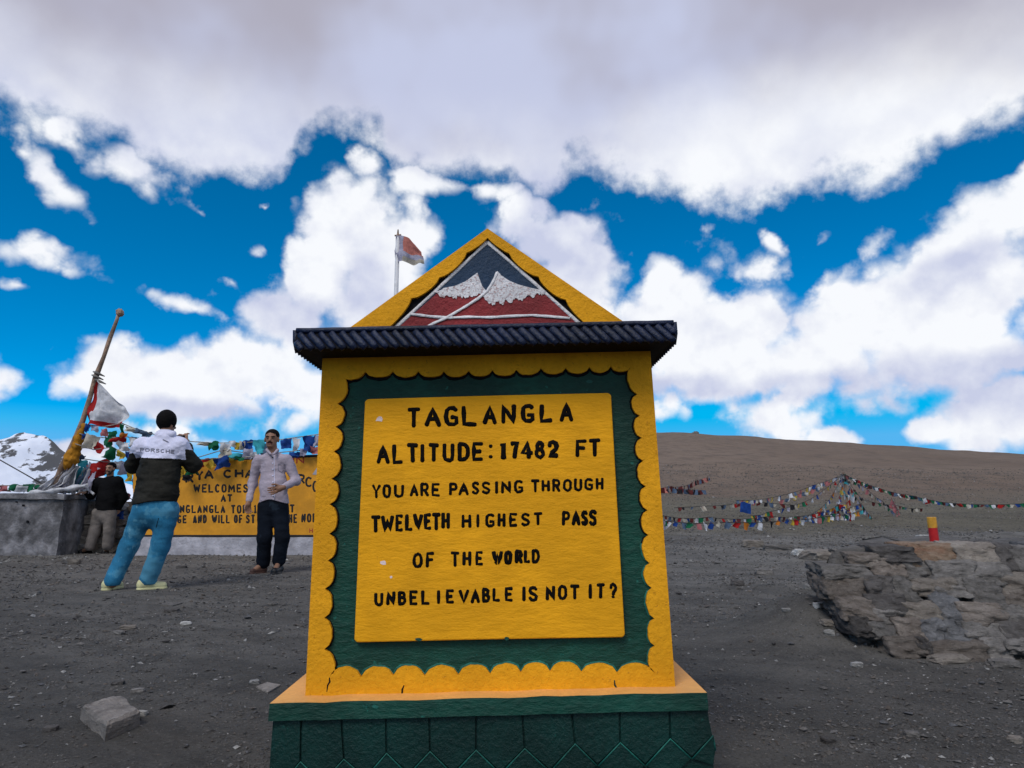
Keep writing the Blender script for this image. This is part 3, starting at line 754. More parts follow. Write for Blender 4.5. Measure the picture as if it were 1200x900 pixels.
# --- ledge and base
lg = MB()
tl_, tr_ = P(315.5, 825, YL), P(829, 811.5, YL)
bl_, br_ = P(314, 845.5, YL), P(830.5, 832, YL)
n = 24; V = []; random.seed(5)
for i in range(n + 1):
    t = i / n; j = random.uniform(-.0018, .0018)
    V.append(tl_ + (tr_ - tl_) * t + np.array([0, 0.004, j])); V.append(bl_ + (br_ - bl_) * t + np.array([0, random.uniform(-.001, .001), j * .5]))
F = [(2 * i, 2 * i + 1, 2 * i + 3, 2 * i + 2) for i in range(n)]
# front strip is green, top sheet orange
k = len(V)
bk = 0.80
V2 = [v + np.array([0, bk, 0]) for v in V]
lg.add(V + V2, F + [(2 * i + 1, k + 2 * i + 1, k + 2 * i + 3, 2 * i + 3) for i in range(n)] + [(0, k, k + 1, 1), (2 * n, 2 * n + 1, k + 2 * n + 1, k + 2 * n)] + [(k + 2 * i, k + 2 * i + 2, k + 2 * i + 3, k + 2 * i + 1) for i in range(n)], 0)
lg.add([v + np.array([0, 0, 0.0]) for v in V[0::2]] + [v for v in V2[0::2]], [(i, i + 1, n + 2 + i, n + 1 + i) for i in range(n)], 1)
ledge = lg.build('ledge', ['green_paint', 'orange_ledge_paint'], mon)
YB = 2.215
bs = MB()
bx0, bx1, bt0, bt1 = 320, 829.5, 843.5, 832
poly = [P(bx0, bt0, YB + .008), P(bx1, bt1, YB + .008), P(843, 935, YB + .008) * np.array([1, 1, 0]) + np.array([0, 0, -.12]), P(312, 935, YB + .008) * np.array([1, 1, 0]) + np.array([0, 0, -.12])]
prism(bs, poly, DY(0.78)); base = bs.build('base', 'green_base_paint', mon)
gx = [320, 353, 400, 452.3, 503, 558, 612, 670, 726, 784.5, 829.5]
pk = [(318, 900), (352, 893), (403, 890), (453, 883), (504, 881), (558, 879.4), (615, 877.5), (674, 872), (727, 870.5), (785.6, 866), (836, 862)]
topr = lambda x: bt0 + (bt1 - bt0) * (x - bx0) / (bx1 - bx0)
bot_row = 940
for i in range(len(gx) - 1):
    a, b = gx[i], gx[i + 1]; pa, pb = pk[i], pk[i + 1]
    va = ((pa[0] + pb[0]) / 2, (pa[1] + pb[1]) / 2 + (pb[0] - pa[0]) * 0.50)
    g = 1.1
    mb = MB(); prism(mb, pl([(a + g, topr(a) + .3), (b - g, topr(b) + .3), (pb[0] - g, pb[1] - 0.5), (va[0], va[1] - 2.6), (pa[0] + g, pa[1] - 0.5)], YB + random.uniform(-.0008, .0008)), DY(0.009))
    mb.build('wall_panel', 'green_base_paint', base, bevel=0.0015)
for i in range(len(pk)):
    pa = pk[i]
    lft = pk[i - 1] if i else (pa[0] - 36, pa[1] + 1); rgt = pk[i + 1] if i < len(pk) - 1 else (pa[0] + 36, pa[1] - 1)
    vl = ((lft[0] + pa[0]) / 2 + .8, (lft[1] + pa[1]) / 2 + (pa[0] - lft[0]) * 0.50); vr = ((rgt[0] + pa[0]) / 2 - .8, (rgt[1] + pa[1]) / 2 + (rgt[0] - pa[0]) * 0.50)
    if i == 0: vl = (316, vl[1])
    if i == len(pk) - 1: vr = (838.5, vr[1])
    dia = [pa, vr, (pa[0] + (0 if 0 < i < 10 else 0), vr[1] + (vr[1] - pa[1])), vl]
    mb = MB(); prism(mb, pl(dia, YB - 0.001), DY(0.009)); mb.build('diamond', 'green_base_paint', base, bevel=0.0015)
    mb = MB(); q = [vl, on(vl, pa, .5), pa, on(pa, vr, .5), vr]
    tube(mb, pl(q, YB - 0.0015), 0.0026, 6, flat=((0, -1, 0), .6)); mb.build('ridge', 'teal_edge_paint', base, smooth=True)

# =================================================================== GROUND
def build_ground():
    m, t, b = newmat('ground_gravel')
    pos = t.node('ShaderNodeNewGeometry').outputs['Position']
    sp = t.node('ShaderNodeSeparateXYZ', {0: pos}).outputs
    n1 = t.noise(pos, 0.55, 5, 0.6); n2 = t.noise(pos, 5.0, 6, 0.65); n3 = t.noise(pos, 75.0, 5, 0.78)
    c = t.mix(t.rng(n1, 0.35, 0.65), (0.072, 0.067, 0.062), (0.104, 0.098, 0.090))
    c = t.mix(t.rng(n2, 0.40, 0.7), c, (0.058, 0.055, 0.052))
    c = t.mix(t.rng(t.noise(pos, 1.3, 4), 0.55, 0.75, 0, 0.5), c, (0.062, 0.055, 0.048))
    c = t.mix(t.rng(n3, 0.54, 0.68, 0, 0.85), c, (0.15, 0.146, 0.14))
    c = t.mix(t.rng(n3, 0.44, 0.34, 0, 0.7), c, (0.022, 0.021, 0.020))
    rut = t.noise(t.vm('MULTIPLY', t.node('ShaderNodeMapping', {'Vector': pos, 'Rotation': (0, 0, 0.5)}).outputs[0], (0.35, 2.2, 1)), 1.2, 4, 0.6)
    c = t.vm('SCALE', c, scale=t.rng(rut, 0.36, 0.64, 0.86, 1.16))
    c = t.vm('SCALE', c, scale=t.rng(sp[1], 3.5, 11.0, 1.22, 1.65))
    # farther up the slope: tan rubble, then the smooth brown hillside
    far = t.vm('MULTIPLY', pos, (0.6, 0.35, 1.0))
    h1 = t.noise(far, 0.02, 6, 0.6); h2 = t.noise(far, 0.5, 7, 0.72); h3 = t.noise(pos, 3.0, 6, 0.75)
    hc = t.mix(t.rng(h1, 0.35, 0.65), (0.135, 0.096, 0.070), (0.175, 0.128, 0.096))
    hc = t.mix(t.rng(h2, 0.42, 0.68), hc, (0.100, 0.074, 0.057))
    rub = t.mix(t.rng(h2, 0.35, 0.62), (0.095, 0.083, 0.060), (0.135, 0.118, 0.085))
    rub = t.mix(t.rng(h3, 0.52, 0.66, 0, 0.7), rub, (0.15, 0.145, 0.125))
    rub = t.mix(t.rng(h3, 0.46, 0.36, 0, 0.45), rub, (0.035, 0.033, 0.03))
    dist = t.m('ADD', sp[1], t.m('MULTIPLY', t.m('SUBTRACT', t.noise(pos, 0.35, 5), 0.5), 9.0))
    c = t.mix(t.rng(dist, 13.5, 17.5), c, rub)
    dist2 = t.m('ADD', sp[1], t.m('MULTIPLY', t.m('SUBTRACT', t.noise(pos, 0.06, 5), 0.5), 45.0))
    c = t.mix(t.rng(dist2, 34, 62), c, hc)
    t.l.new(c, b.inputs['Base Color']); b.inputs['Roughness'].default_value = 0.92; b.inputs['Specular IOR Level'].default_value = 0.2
    bp = t.node('ShaderNodeBump', {'Strength': 1.0, 'Distance': 0.02, 'Height': n3})
    bp2 = t.node('ShaderNodeBump', {'Strength': 0.8, 'Distance': 0.05, 'Height': n2, 'Normal': bp.outputs[0]})
    bp3 = t.node('ShaderNodeBump', {'Strength': t.rng(sp[1], 12, 20), 'Distance': 0.5, 'Height': h2, 'Normal': bp2.outputs[0]})
    t.l.new(bp3.outputs[0], b.inputs['Normal'])
    r = np.concatenate([[0.0], np.geomspace(0.4, 9000, 330)])
    a = np.concatenate([np.arange(-50, 50, 0.2), np.arange(50, 310, 2.0)]) * math.pi / 180
    R, A = np.meshgrid(r, a, indexing='ij')
    X, Y = R * np.sin(A), R * np.cos(A)
    Z = height(X, Y)
    V = np.stack([X, Y, Z], -1).reshape(-1, 3); nr, na = len(r), len(a)
    i, j = np.meshgrid(np.arange(nr - 1), np.arange(na), indexing='ij')
    j2 = (j + 1) % na
    F = np.stack([i * na + j, (i + 1) * na + j, (i + 1) * na + j2, i * na + j2], -1).reshape(-1, 4)[:, ::-1]
    me = bpy.data.meshes.new('ground'); me.from_pydata(V.tolist(), [], F.tolist()); me.materials.append(m)
    me.polygons.foreach_set('use_smooth', [True] * len(F)); me.validate(); me.update()
    o = bpy.data.objects.new('ground', me); COL.objects.link(o); tag(o, kind='structure')
    if me.polygons[len(F) // 2].normal.z < 0: me.flip_normals()
build_ground()

def stone_mat(name, col, col2, dark):
    m, t, b = newmat(name)
    pos = t.node('ShaderNodeNewGeometry').outputs['Position']
    oi = t.node('ShaderNodeObjectInfo').outputs['Random']
    v = t.vm('MULTIPLY', pos, (1, 1, 2.6))
    n1 = t.noise(v, 7.0, 6, 0.65, dist=0.6); n2 = t.noise(v, 40.0, 6, 0.7)
    c = t.mix(t.rng(n1, 0.35, 0.65), col, col2)
    c = t.mix(t.rng(n2, 0.5, 0.75, 0, 0.8), c, dark)
    c = t.mix(t.rng(n2, 0.42, 0.3, 0, 0.5), c, tuple(min(1, x * 1.9) for x in col2))
    g = t.m('MULTIPLY_ADD', oi, 0.7, 0.85)
    c = t.vm('SCALE', c, scale=g)
    t.l.new(c, b.inputs['Base Color']); b.inputs['Roughness'].default_value = 0.9; b.inputs['Specular IOR Level'].default_value = 0.2
    bp = t.node('ShaderNodeBump', {'Strength': 0.9, 'Distance': 0.03, 'Height': n1})
    bp2 = t.node('ShaderNodeBump', {'Strength': 0.9, 'Distance': 0.012, 'Height': n2, 'Normal': bp.outputs[0]})
    t.l.new(bp2.outputs[0], b.inputs['Normal'])
stone_mat('stone_mortar', (0.06, 0.056, 0.053), (0.09, 0.084, 0.08), (0.025, 0.023, 0.022))
stone_mat('stone_grey', (0.090, 0.084, 0.080), (0.15, 0.14, 0.134), (0.035, 0.032, 0.031))
stone_mat('stone_brown', (0.098, 0.082, 0.072), (0.15, 0.13, 0.116), (0.038, 0.032, 0.029))
stone_mat('stone_orange', (0.15, 0.08, 0.05), (0.20, 0.15, 0.11), (0.07, 0.04, 0.03))
stone_mat('stone_tan', (0.125, 0.108, 0.095), (0.18, 0.16, 0.14), (0.05, 0.043, 0.04))
stone_mat('stone_dark', (0.045, 0.041, 0.040), (0.075, 0.069, 0.067), (0.015, 0.014, 0.014))
stone_mat('stone_blue', (0.075, 0.075, 0.080), (0.125, 0.125, 0.132), (0.033, 0.033, 0.036))
stone_mat('stone_pale', (0.22, 0.215, 0.21), (0.36, 0.35, 0.34), (0.12, 0.12, 0.12))

def rock_verts(n, size, seed, rough=0.22, square=0.6):
    """subdivided cube pulled towards a rounded block, then roughened"""
    g = np.linspace(-1, 1, n + 1); V = {}; F = []; L = []
    def vid(p):
        k = tuple(np.round(p, 5))
        if k not in V: V[k] = len(L); L.append(p)
        return V[k]
    for ax in range(3):
        for sg in (-1, 1):
            for i in range(n):
                for j in range(n):
                    q = []
                    for (a, b) in ((g[i], g[j]), (g[i + 1], g[j]), (g[i + 1], g[j + 1]), (g[i], g[j + 1])):
                        p = np.zeros(3); p[ax] = sg; p[(ax + 1) % 3] = a; p[(ax + 2) % 3] = b; q.append(vid(p))
                    F.append(tuple(q if sg > 0 else q[::-1]))
    A = np.array(L); s = A / np.linalg.norm(A, axis=1)[:, None]
    A = A * square + s * (1 - square) * 1.15
    o = seed * 3.7
    dx = fbm(A[:, 0] * 1.3 + o, A[:, 1] * 1.3, A[:, 2] * 1.3, 3, .6)
    A = A * (1 + rough * dx[:, None] * 1.6) + rough * 0.7 * np.stack([fbm(A[:, 0] * 3 + o, A[:, 1] * 3 + k * 9, A[:, 2] * 3, 2) for k in range(3)], 1)
    return A * np.array(size), F
def rock(name, c, size, mat, seed, rotz=0.0, parent=None, n=6, rough=0.22, square=0.6, shear=0.0, smooth=False):
    A, F = rock_verts(n, size, seed, rough, square)
    A[:, 0] += shear * A[:, 2]
    ca, sa = math.cos(rotz), math.sin(rotz)
    B = np.stack([A[:, 0] * ca - A[:, 1] * sa, A[:, 0] * sa + A[:, 1] * ca, A[:, 2]], 1)
    mb = MB(); mb.add(B + np.array(c), F)
    return mb.build(name, mat, parent, smooth=smooth, loc=None if parent is not None else c)

# gravel strewn over the plateau
def gravel():
    N = 165000
    r = 1.6 * (20 / 1.6) ** rng.random(N); az_ = np.radians(rng.uniform(-44, 44, N))
    x, y = r * np.sin(az_), r * np.cos(az_)
    keep = (fbm(x * 1.5, y * 1.5, x * 0 + 2, 3) + rng.uniform(-.45, .45, N)) > -0.15
    keep &= ~((np.abs(x + 0.1) < 0.75) & (y > 2.15) & (y < 3.1))
    x, y, r = x[keep], y[keep], r[keep]; n = len(x)
    z = height(x, y)
    s = 0.0019 * np.exp(rng.normal(0, 0.55, n)) * (0.55 + 0.30 * r)
    s = np.minimum(s, 0.03)
    base = np.array([(1, 0, 0), (0, 1, 0), (-1, 0, 0), (0, -1, 0), (0, 0, .7), (0, 0, -.7)])
    V = base[None] * (1 + rng.uniform(-.35, .35, (n, 6, 3))) * s[:, None, None] * np.array([1.2, 1, .8])
    V += rng.uniform(-.4, .4, (n, 6, 3)) * s[:, None, None]
    a = rng.uniform(0, 6.28, n); ca, sa = np.cos(a)[:, None], np.sin(a)[:, None]
    V = np.stack([V[..., 0] * ca - V[..., 1] * sa + x[:, None], V[..., 0] * sa + V[..., 1] * ca + y[:, None], V[..., 2] + (z + s * .3)[:, None]], -1)
    f = np.array([(0, 1, 4), (1, 2, 4), (2, 3, 4), (3, 0, 4), (1, 0, 5), (2, 1, 5), (3, 2, 5), (0, 3, 5)])
    F = (f[None] + 6 * np.arange(n)[:, None, None]).reshape(-1, 3)
    me = bpy.data.meshes.new('gravel'); me.from_pydata(V.reshape(-1, 3).tolist(), [], F.tolist())
    for mname in ('stone_grey', 'stone_dark', 'stone_brown', 'stone_pale', 'stone_blue'): me.materials.append(MATS[mname])
    mi = rng.choice(5, n, p=[.52, .08, .14, .06, .20]); me.polygons.foreach_set('material_index', np.repeat(mi, 8)); me.update()
    o = bpy.data.objects.new('gravel', me); COL.objects.link(o); tag(o, 'dark loose gravel strewn over the open ground of the pass', 'gravel', kind='stuff')
gravel()
# rubble on the slope behind
def rubble():
    N = 26000
    y = 13 * (120 / 13) ** rng.random(N); col = rng.uniform(740, 1230, N); x = (col - 600) / 800 * y
    n = N; z = height(x, y)
    s = 0.0006 * y * np.exp(rng.normal(0, 0.4, n))
    base = np.array([(1, 0, 0), (0, 1, 0), (-1, 0, 0), (0, -1, 0), (0, 0, .7), (0, 0, -.7)])
    V = base[None] * (1 + rng.uniform(-.35, .35, (n, 6, 3))) * s[:, None, None]
    V = V + np.stack([x, y, z + s * .2], -1)[:, None, :]
    f = np.array([(0, 1, 4), (1, 2, 4), (2, 3, 4), (3, 0, 4), (1, 0, 5), (2, 1, 5), (3, 2, 5), (0, 3, 5)])
    F = (f[None] + 6 * np.arange(n)[:, None, None]).reshape(-1, 3)
    me = bpy.data.meshes.new('rubble'); me.from_pydata(V.reshape(-1, 3).tolist(), [], F.tolist())
    for mname in ('stone_grey', 'stone_tan', 'stone_brown', 'stone_pale', 'stone_dark'): me.materials.append(MATS[mname])
    mi = rng.choice(5, n, p=[.26, .42, .25, .03, .04]); me.polygons.foreach_set('material_index', np.repeat(mi, 8)); me.update()
    o = bpy.data.objects.new('rubble', me); COL.objects.link(o); tag(o, 'small rubble scattered over the lower hillside', 'rubble', kind='stuff')
rubble()

# single stones lying about
def lying(px0, px1, row, hpx, mat, label, seed, depth=0.7, rotz=0.0, n=5, rough=0.2, square=0.6, sink=0.25, grp=None):
    c = G((px0 + px1) / 2, row); wd = (px1 - px0) / FPX * c[1] / 2; ht = hpx / FPX * c[1] / 2
    c[2] += ht * (1 - 2 * sink)
    o = rock('stone', c, (wd, wd * depth, ht), mat, seed, rotz, n=n, rough=rough, square=square)
    return tag(o, label, 'stone', grp)
# the big slab-like block at the lower left
def big_rock():
    Yr = G(128, 862)[1]
    top = [(95, 836), (106, 826), (128, 822), (148, 826), (160, 838), (163, 846), (124, 853), (108, 843)]
    c = G(128, 850)
    front = G(128, 868); ya = front[1]
    # footprint corners on the ground
    q = [G(93, 843), G(124, 869), G(164, 850), G(138, 829)]
    mb = MB(); n = 10; V = []
    H = 0.085
    for iz in range(4):
        for i in range(n + 1):
            for j in range(n + 1):
                u, v = i / n, j / n
                p = (q[0] * (1 - u) + q[1] * u) * (1 - v) + (q[3] * (1 - u) + q[2] * u) * v
                V.append(p)
    V = np.array(V).reshape(4, n + 1, n + 1, 3)
    cen = V[0].mean((0, 1))
    for iz, (zz, sc) in enumerate(((-0.05, 1.0), (0.02, 1.0), (0.048, 0.97), (0.060, 0.88))):
        V[iz, ..., :2] = cen[:2] + (V[iz, ..., :2] - cen[:2]) * sc
        V[iz, ..., 2] = zz + cen[2]
    nz = np.stack([fbm(V[..., 0] * 14 + 5 * k, V[..., 1] * 14, V[..., 2] * 14, 4, .6) for k in range(3)], -1)
    V += nz * np.array([.014, .014, .010])
    idx = np.arange(4 * (n + 1) ** 2).reshape(4, n + 1, n + 1); F = []
    for i in range(n):
        for j in range(n): F.append((idx[3, i, j], idx[3, i + 1, j], idx[3, i + 1, j + 1], idx[3, i, j + 1]))
    for k in range(3):
        for i in range(n):
            F += [(idx[k, i, 0], idx[k, i + 1, 0], idx[k + 1, i + 1, 0], idx[k + 1, i, 0]), (idx[k, n, i], idx[k, n, i + 1], idx[k + 1, n, i + 1], idx[k + 1, n, i]),
                  (idx[k, i + 1, n], idx[k, i, n], idx[k + 1, i, n], idx[k + 1, i + 1, n]), (idx[k, 0, i + 1], idx[k, 0, i], idx[k + 1, 0, i], idx[k + 1, 0, i + 1])]
    mb.add(V.reshape(-1, 3), F)
    o = mb.build('stone_block', 'stone_block_m', loc=tuple(cen)); tag(o, 'rough grey stone block lying alone on the gravel in the lower left', 'stone')
stone_mat('stone_block_m', (0.12, 0.108, 0.10), (0.20, 0.18, 0.165), (0.055, 0.05, 0.046))
big_rock()
def slab(qp, h, mat, label):
    q = [G(*a) for a in qp]
    mb = MB(); prism(mb, [p + np.array([0, 0, h]) for p in q], (0, 0, -h * 2)); c = sum(q) / len(q)
    tag(mb.build('stone_slab', mat, loc=tuple(c), bevel=h * .3), label, 'stone')
slab([(300, 806), (314, 813), (329, 804), (313, 801)], 0.008, 'stone_block_m', 'thin flat grey slate flake left of the monument ledge')
slab([(186, 709.5), (202, 710.5), (214, 707.5), (196, 706.5)], 0.01, 'stone_grey', 'thin pale flake on the ground below the cream shoes')
LY = [
 (81, 93, 661, 7, 'stone_tan', 'small tan stone lying in front of the grey cement plinth'),
 (207, 218, 666, 4, 'stone_dark', 'small dark stone in front of the white wall footing, right of the blue jeans'),
 (194, 209, 717.5, 5, 'stone_dark', 'dark flat stone below the flake and the cream shoes'),
 (131, 147, 743, 5, 'stone_grey', 'longer grey stone of the pair left of centre on the gravel'),
 (142, 158, 737, 5, 'stone_tan', 'paler tan stone of the pair left of centre on the gravel'),
 (212, 223, 732, 4.5, 'stone_pale', 'small whitish stone on open gravel, right of the tan and grey pair'),
 (293, 303, 801, 5, 'stone_pale', 'white pebble beside the thin slate flake by the monument'),
 (160, 172, 838, 6, 'stone_pale', 'pale pebble touching the right side of the rough stone block'),
 (132, 144, 802, 5, 'stone_dark', 'small dark stone just above the rough stone block'),
 (154, 168, 811, 5, 'stone_grey', 'grey stone up and right of the rough stone block'),
 (52, 66, 856, 6, 'stone_dark', 'dark pebble left of the rough stone block'),
 (870, 893, 641, 10, 'stone_tan', 'long flat tan slab at the left end of the row beyond the masonry'),
 (894, 926, 645, 9, 'stone_grey', 'long flat grey slab in the row beyond the masonry'),
 (930, 944, 650, 8, 'stone_pale', 'pale lump between the flat slabs and the masonry'),
 (944, 985, 654, 12, 'stone_tan', 'broad low tan boulder touching the left top of the masonry'),
 (886, 905, 673, 8, 'stone_grey', 'grey stone on the gravel below the flat slabs'),
 (858, 872, 686, 8, 'stone_dark', 'dark stone standing alone on gravel right of the monument'),
 (943, 954, 690, 6, 'stone_pale', 'white pebble, upper of two left of the masonry'),
 (954, 965, 711, 6, 'stone_pale', 'white pebble, lower of two left of the masonry'),
 (917, 926, 716, 4, 'stone_pale', 'tiny white pebble farthest left of the masonry'),
 (962, 977, 731, 6, 'stone_tan', 'pale brown stone at the left foot of the masonry'),
 (966, 977, 743, 6, 'stone_pale', 'white pebble at the lower left foot of the masonry'),
 (998, 1018, 751, 9, 'stone_grey', 'flat grey stone beside the dry grass tuft'),
 (998, 1010, 781, 6, 'stone_pale', 'pale pebble on the gravel in front of the masonry'),
 (1090, 1132, 775, 9, 'stone_tan', 'thin pale slab lying at the foot of the masonry'),
 (1160, 1192, 781, 10, 'stone_grey', 'flat grey slab at the foot of the masonry near the right edge'),
 (1062, 1076, 862, 6, 'stone_grey', 'lone grey pebble in the lower right gravel'),
 (1184, 1198, 869, 7, 'stone_tan', 'tan pebble near the lower right corner'),
 (964, 978, 870, 7, 'stone_dark', 'dark pebble in the lower gravel between monument and right corner'),
]
for i, (a, b_, r_, h_, mt, lb) in enumerate(LY): lying(a, b_, r_, h_, mt, lb, 10 + i, depth=random.uniform(.5, .9), rotz=random.uniform(-.4, .4))

# =================================================================== BROKEN STONE MASONRY
mas = empty('stone_masonry', G(1080, 745), 'low broken masonry block of dark rough stones at the right, topped by a red post', 'stone wall')
YM0, YM1 = 4.10, 4.62            # foot and top of the battered face
def ym(py, px=1080):
    t = np.clip((770 - py) / 130.0, 0, 1.05)
    return YM0 + (YM1 - YM0) * t + 0.9 * max(0, (985 - px) / 60.0) ** 2 * 0.35
cmb = MB()
# mortar core behind the stones, a rough lump
ny, nxg = 16, 44
pts = []
rows = []
for j in range(ny + 1):
    row_ = 775 - (775 - 643) * j / ny; t = j / ny
    x_left = np.interp(row_, [640, 655, 690, 700, 730, 750, 775], [985, 966, 975, 983, 1002, 1032, 1075])
    rr_ = []
    for i in range(nxg + 1):
        px = x_left + (1500 - x_left) * (i / nxg)
        p = P(px, row_, ym(row_, px) + 0.015)
        rr_.append(p)
    rows.append(rr_)
A = np.array(rows)
A += (np.stack([fbm(A[..., 0] * 6 + 3 * k, A[..., 1] * 6, A[..., 2] * 6, 4) for k in range(3)], -1)) * 0.035
top = A[-1].copy(); V = [A.reshape(-1, 3)]
ext = []
for s_, dz in ((0.35, 0.01), (0.9, 0.015), (1.5, -0.03), (1.9, -0.30), (2.1, -0.7)):
    q = top * np.array([1, 1, 1]) + np.array([0.05 * s_, s_, dz]); q[:, 0] = np.maximum(q[:, 0], ((985 + 45 * s_) - 600) / 800 * q[:, 1]); q = q + np.stack([fbm(q[:, 0] * 3 + k, q[:, 1] * 3, q[:, 2] * 3, 3) for k in range(3)], -1) * 0.05
    ext.append(q)
ALL = np.concatenate([A, np.array(ext)], 0); R_, C_ = ALL.shape[:2]
F = [(r_ * C_ + c_, r_ * C_ + c_ + 1, (r_ + 1) * C_ + c_ + 1, (r_ + 1) * C_ + c_) for r_ in range(R_ - 1) for c_ in range(C_ - 1)]
# close the left and right ends
for cc in (0, C_ - 1):
    col_ = [r_ * C_ + cc for r_ in range(R_)]
    F.append(tuple(col_ if cc == 0 else col_[::-1]))
cmb.add(ALL.reshape(-1, 3), F); cmb.build('mortar_core', 'stone_mortar', mas, smooth=True)
ST = [(620, 150, 840, 240, 'orange'), (830, 148, 1000, 238, 'tan'), (985, 150, 1110, 275, 'dark'), (1095, 165, 1210, 285, 'grey'), (455, 160, 640, 220, 'dark'),
      (335, 188, 470, 245, 'brown'), (225, 243, 440, 300, 'grey'), (232, 298, 440, 402, 'brown'), (440, 215, 600, 290, 'brown'), (590, 215, 725, 305, 'grey'), (715, 225, 905, 315, 'grey'),
      (870, 235, 1075, 325, 'grey'), (425, 298, 545, 388, 'dark'), (538, 298, 650, 412, 'grey'), (635, 308, 835, 382, 'tan'), (735, 318, 900, 382, 'grey'), (885, 312, 1035, 425, 'grey'),
      (1025, 285, 1215, 370, 'tan'), (1040, 365, 1215, 435, 'brown'), (300, 398, 465, 485, 'brown'), (345, 478, 445, 560, 'dark'), (440, 385, 595, 470, 'dark'), (450, 455, 590, 515, 'grey'),
      (588, 412, 742, 488, 'tan'), (735, 380, 845, 505, 'blue'), (838, 422, 1038, 512, 'brown'), (1030, 428, 1130, 500, 'grey'), (1120, 430, 1230, 505, 'tan'), (438, 510, 555, 578, 'grey'),
      (548, 485, 672, 578, 'brown'), (668, 495, 775, 602, 'blue'), (768, 500, 885, 585, 'blue'), (878, 505, 1035, 602, 'grey'), (1028, 498, 1180, 595, 'dark'), (1165, 500, 1260, 600, 'blue'),
      (518, 572, 672, 662, 'brown'), (678, 598, 962, 676, 'brown'), (955, 585, 1065, 672, 'grey'), (1058, 590, 1200, 656, 'grey'), (640, 575, 700, 640, 'dark')]
x_ = 1200
rs = random.Random(4)
for rowy in (160, 250, 335, 420, 505, 590):
    x_ = 1205 + rs.randint(0, 30)
    while x_ < 2350:
        w_ = rs.randint(100, 210); ST.append((x_, rowy + rs.randint(-12, 6), x_ + w_, rowy + 88 + rs.randint(-6, 8), rs.choice(['grey', 'brown', 'tan', 'blue', 'dark']))); x_ += w_ - 6
for i, (a, b_, c_, d_, mt) in enumerate(ST):
    px0, py0, px1, py1 = 900 + a / 4, 600 + b_ / 4, 900 + c_ / 4, 600 + d_ / 4
    cx, cy = (px0 + px1) / 2, (py0 + py1) / 2
    Yc = ym(cy, cx) + 0.055 + rs.uniform(-.02, .02)
    c = P(cx, cy, Yc)
    sx_, sz_ = (px1 - px0) / FPX * Yc / 2 * 0.99, (py1 - py0) / FPX * Yc / 2 * 1.0
    A_, F_ = rock_verts(14, (sx_ * 1.04, 0.13, sz_ * 1.04), i * 1.3, 0.17, 0.80)
    # batter of the face and ledges in the rock
    A_[:, 1] += A_[:, 2] * 0.65
    led = fbm(A_[:, 0] * 6 + i, A_[:, 1] * 3, A_[:, 2] * 26, 3, .6)
    A_[:, 1] += led * 0.022
    A_[:, 2] += fbm(A_[:, 0] * 9 + i, A_[:, 1] * 9, A_[:, 2] * 4, 3) * 0.02
    mb = MB(); mb.add(A_ + c, F_); mb.build('stone', 'stone_' + mt, mas, smooth=True)
# dry grass tuft at its foot
gt = MB(); gc = G(1040, 757)
for i in range(90):
    a = random.uniform(0, 6.28); L_ = random.uniform(.04, .13); o_ = gc + np.array([random.uniform(-.05, .05), random.uniform(-.02, .02), 0])
    d = np.array([math.cos(a) * .8, math.sin(a) * .5 - .2, random.uniform(.3, 1)]); d /= np.linalg.norm(d)
    s1 = o_ + d * L_ * .5; s2 = o_ + d * L_ + np.array([0, 0, -.25 * L_])
    w0 = np.array([.0016, 0, .0005])
    gt.add([o_ - w0, o_ + w0, s1 + w0, s1 - w0, s2], [(0, 1, 2, 3), (3, 2, 4)])
paint('dry_grass', (0.08, 0.07, 0.04), .2, .9, 20, .1)
tag(gt.build('grass_tuft', 'dry_grass', loc=tuple(gc)), 'dry grass tuft growing at the foot of the stone masonry', 'grass')

# red and yellow boundary post
pp = P(1096, 641, 5.0); pz0 = pp[2] - 0.25
post = empty('boundary_post', (pp[0], pp[1], pz0), 'short round red post with yellow top standing on the stone masonry', 'post')
paint('post_red', (0.42, 0.012, 0.014), .15, .5, 20, .3); paint('post_yellow', (0.60, 0.30, 0.03), .2, .6, 40, .4, spots=(50, .6, .6), spotcol=(.25, .22, .15))
ztop = P(1093, 606, 5.0)[2]; zm = P(1094, 618.5, 5.0)[2]
lean = -0.03
def pcyl(z0_, z1_, r0_, r1_, mat, name):
    mb = MB(); q = [np.array([pp[0] + lean * (z - pp[2]), pp[1], z]) for z in np.linspace(z0_, z1_, 5)]
    tube(mb, q, list(np.linspace(r0_, r1_, 5) * .88), 20); return mb.build(name, mat, post, smooth=False, bevel=.002)
pcyl(pz0, zm, .035, .034, 'post_red', 'lower_shaft'); pcyl(zm, ztop, .0355, .034, 'post_yellow', 'yellow_cap')
lying(1076, 1091, 633, 8, 'stone_pale', 'whitish angular stone beside the red and yellow post', 77)

# cairn on the skyline
cp_ = P(815, 508, 292.0); cp_[2] = gz(cp_[0], cp_[1])
cr = empty('cairn', cp_, 'tiny cairn of stones on the crest of the brown hill', 'cairn')
for i in range(9):
    a = i * 2.4; rr = .4 if i else 0
    rock('stone', cp_ + np.array([math.cos(a) * rr * 2.2, math.sin(a) * rr, .1 + (.45 if i in (0, 3) else 0)]), (.6, .6, .35), 'stone_brown', i, parent=cr, n=2)

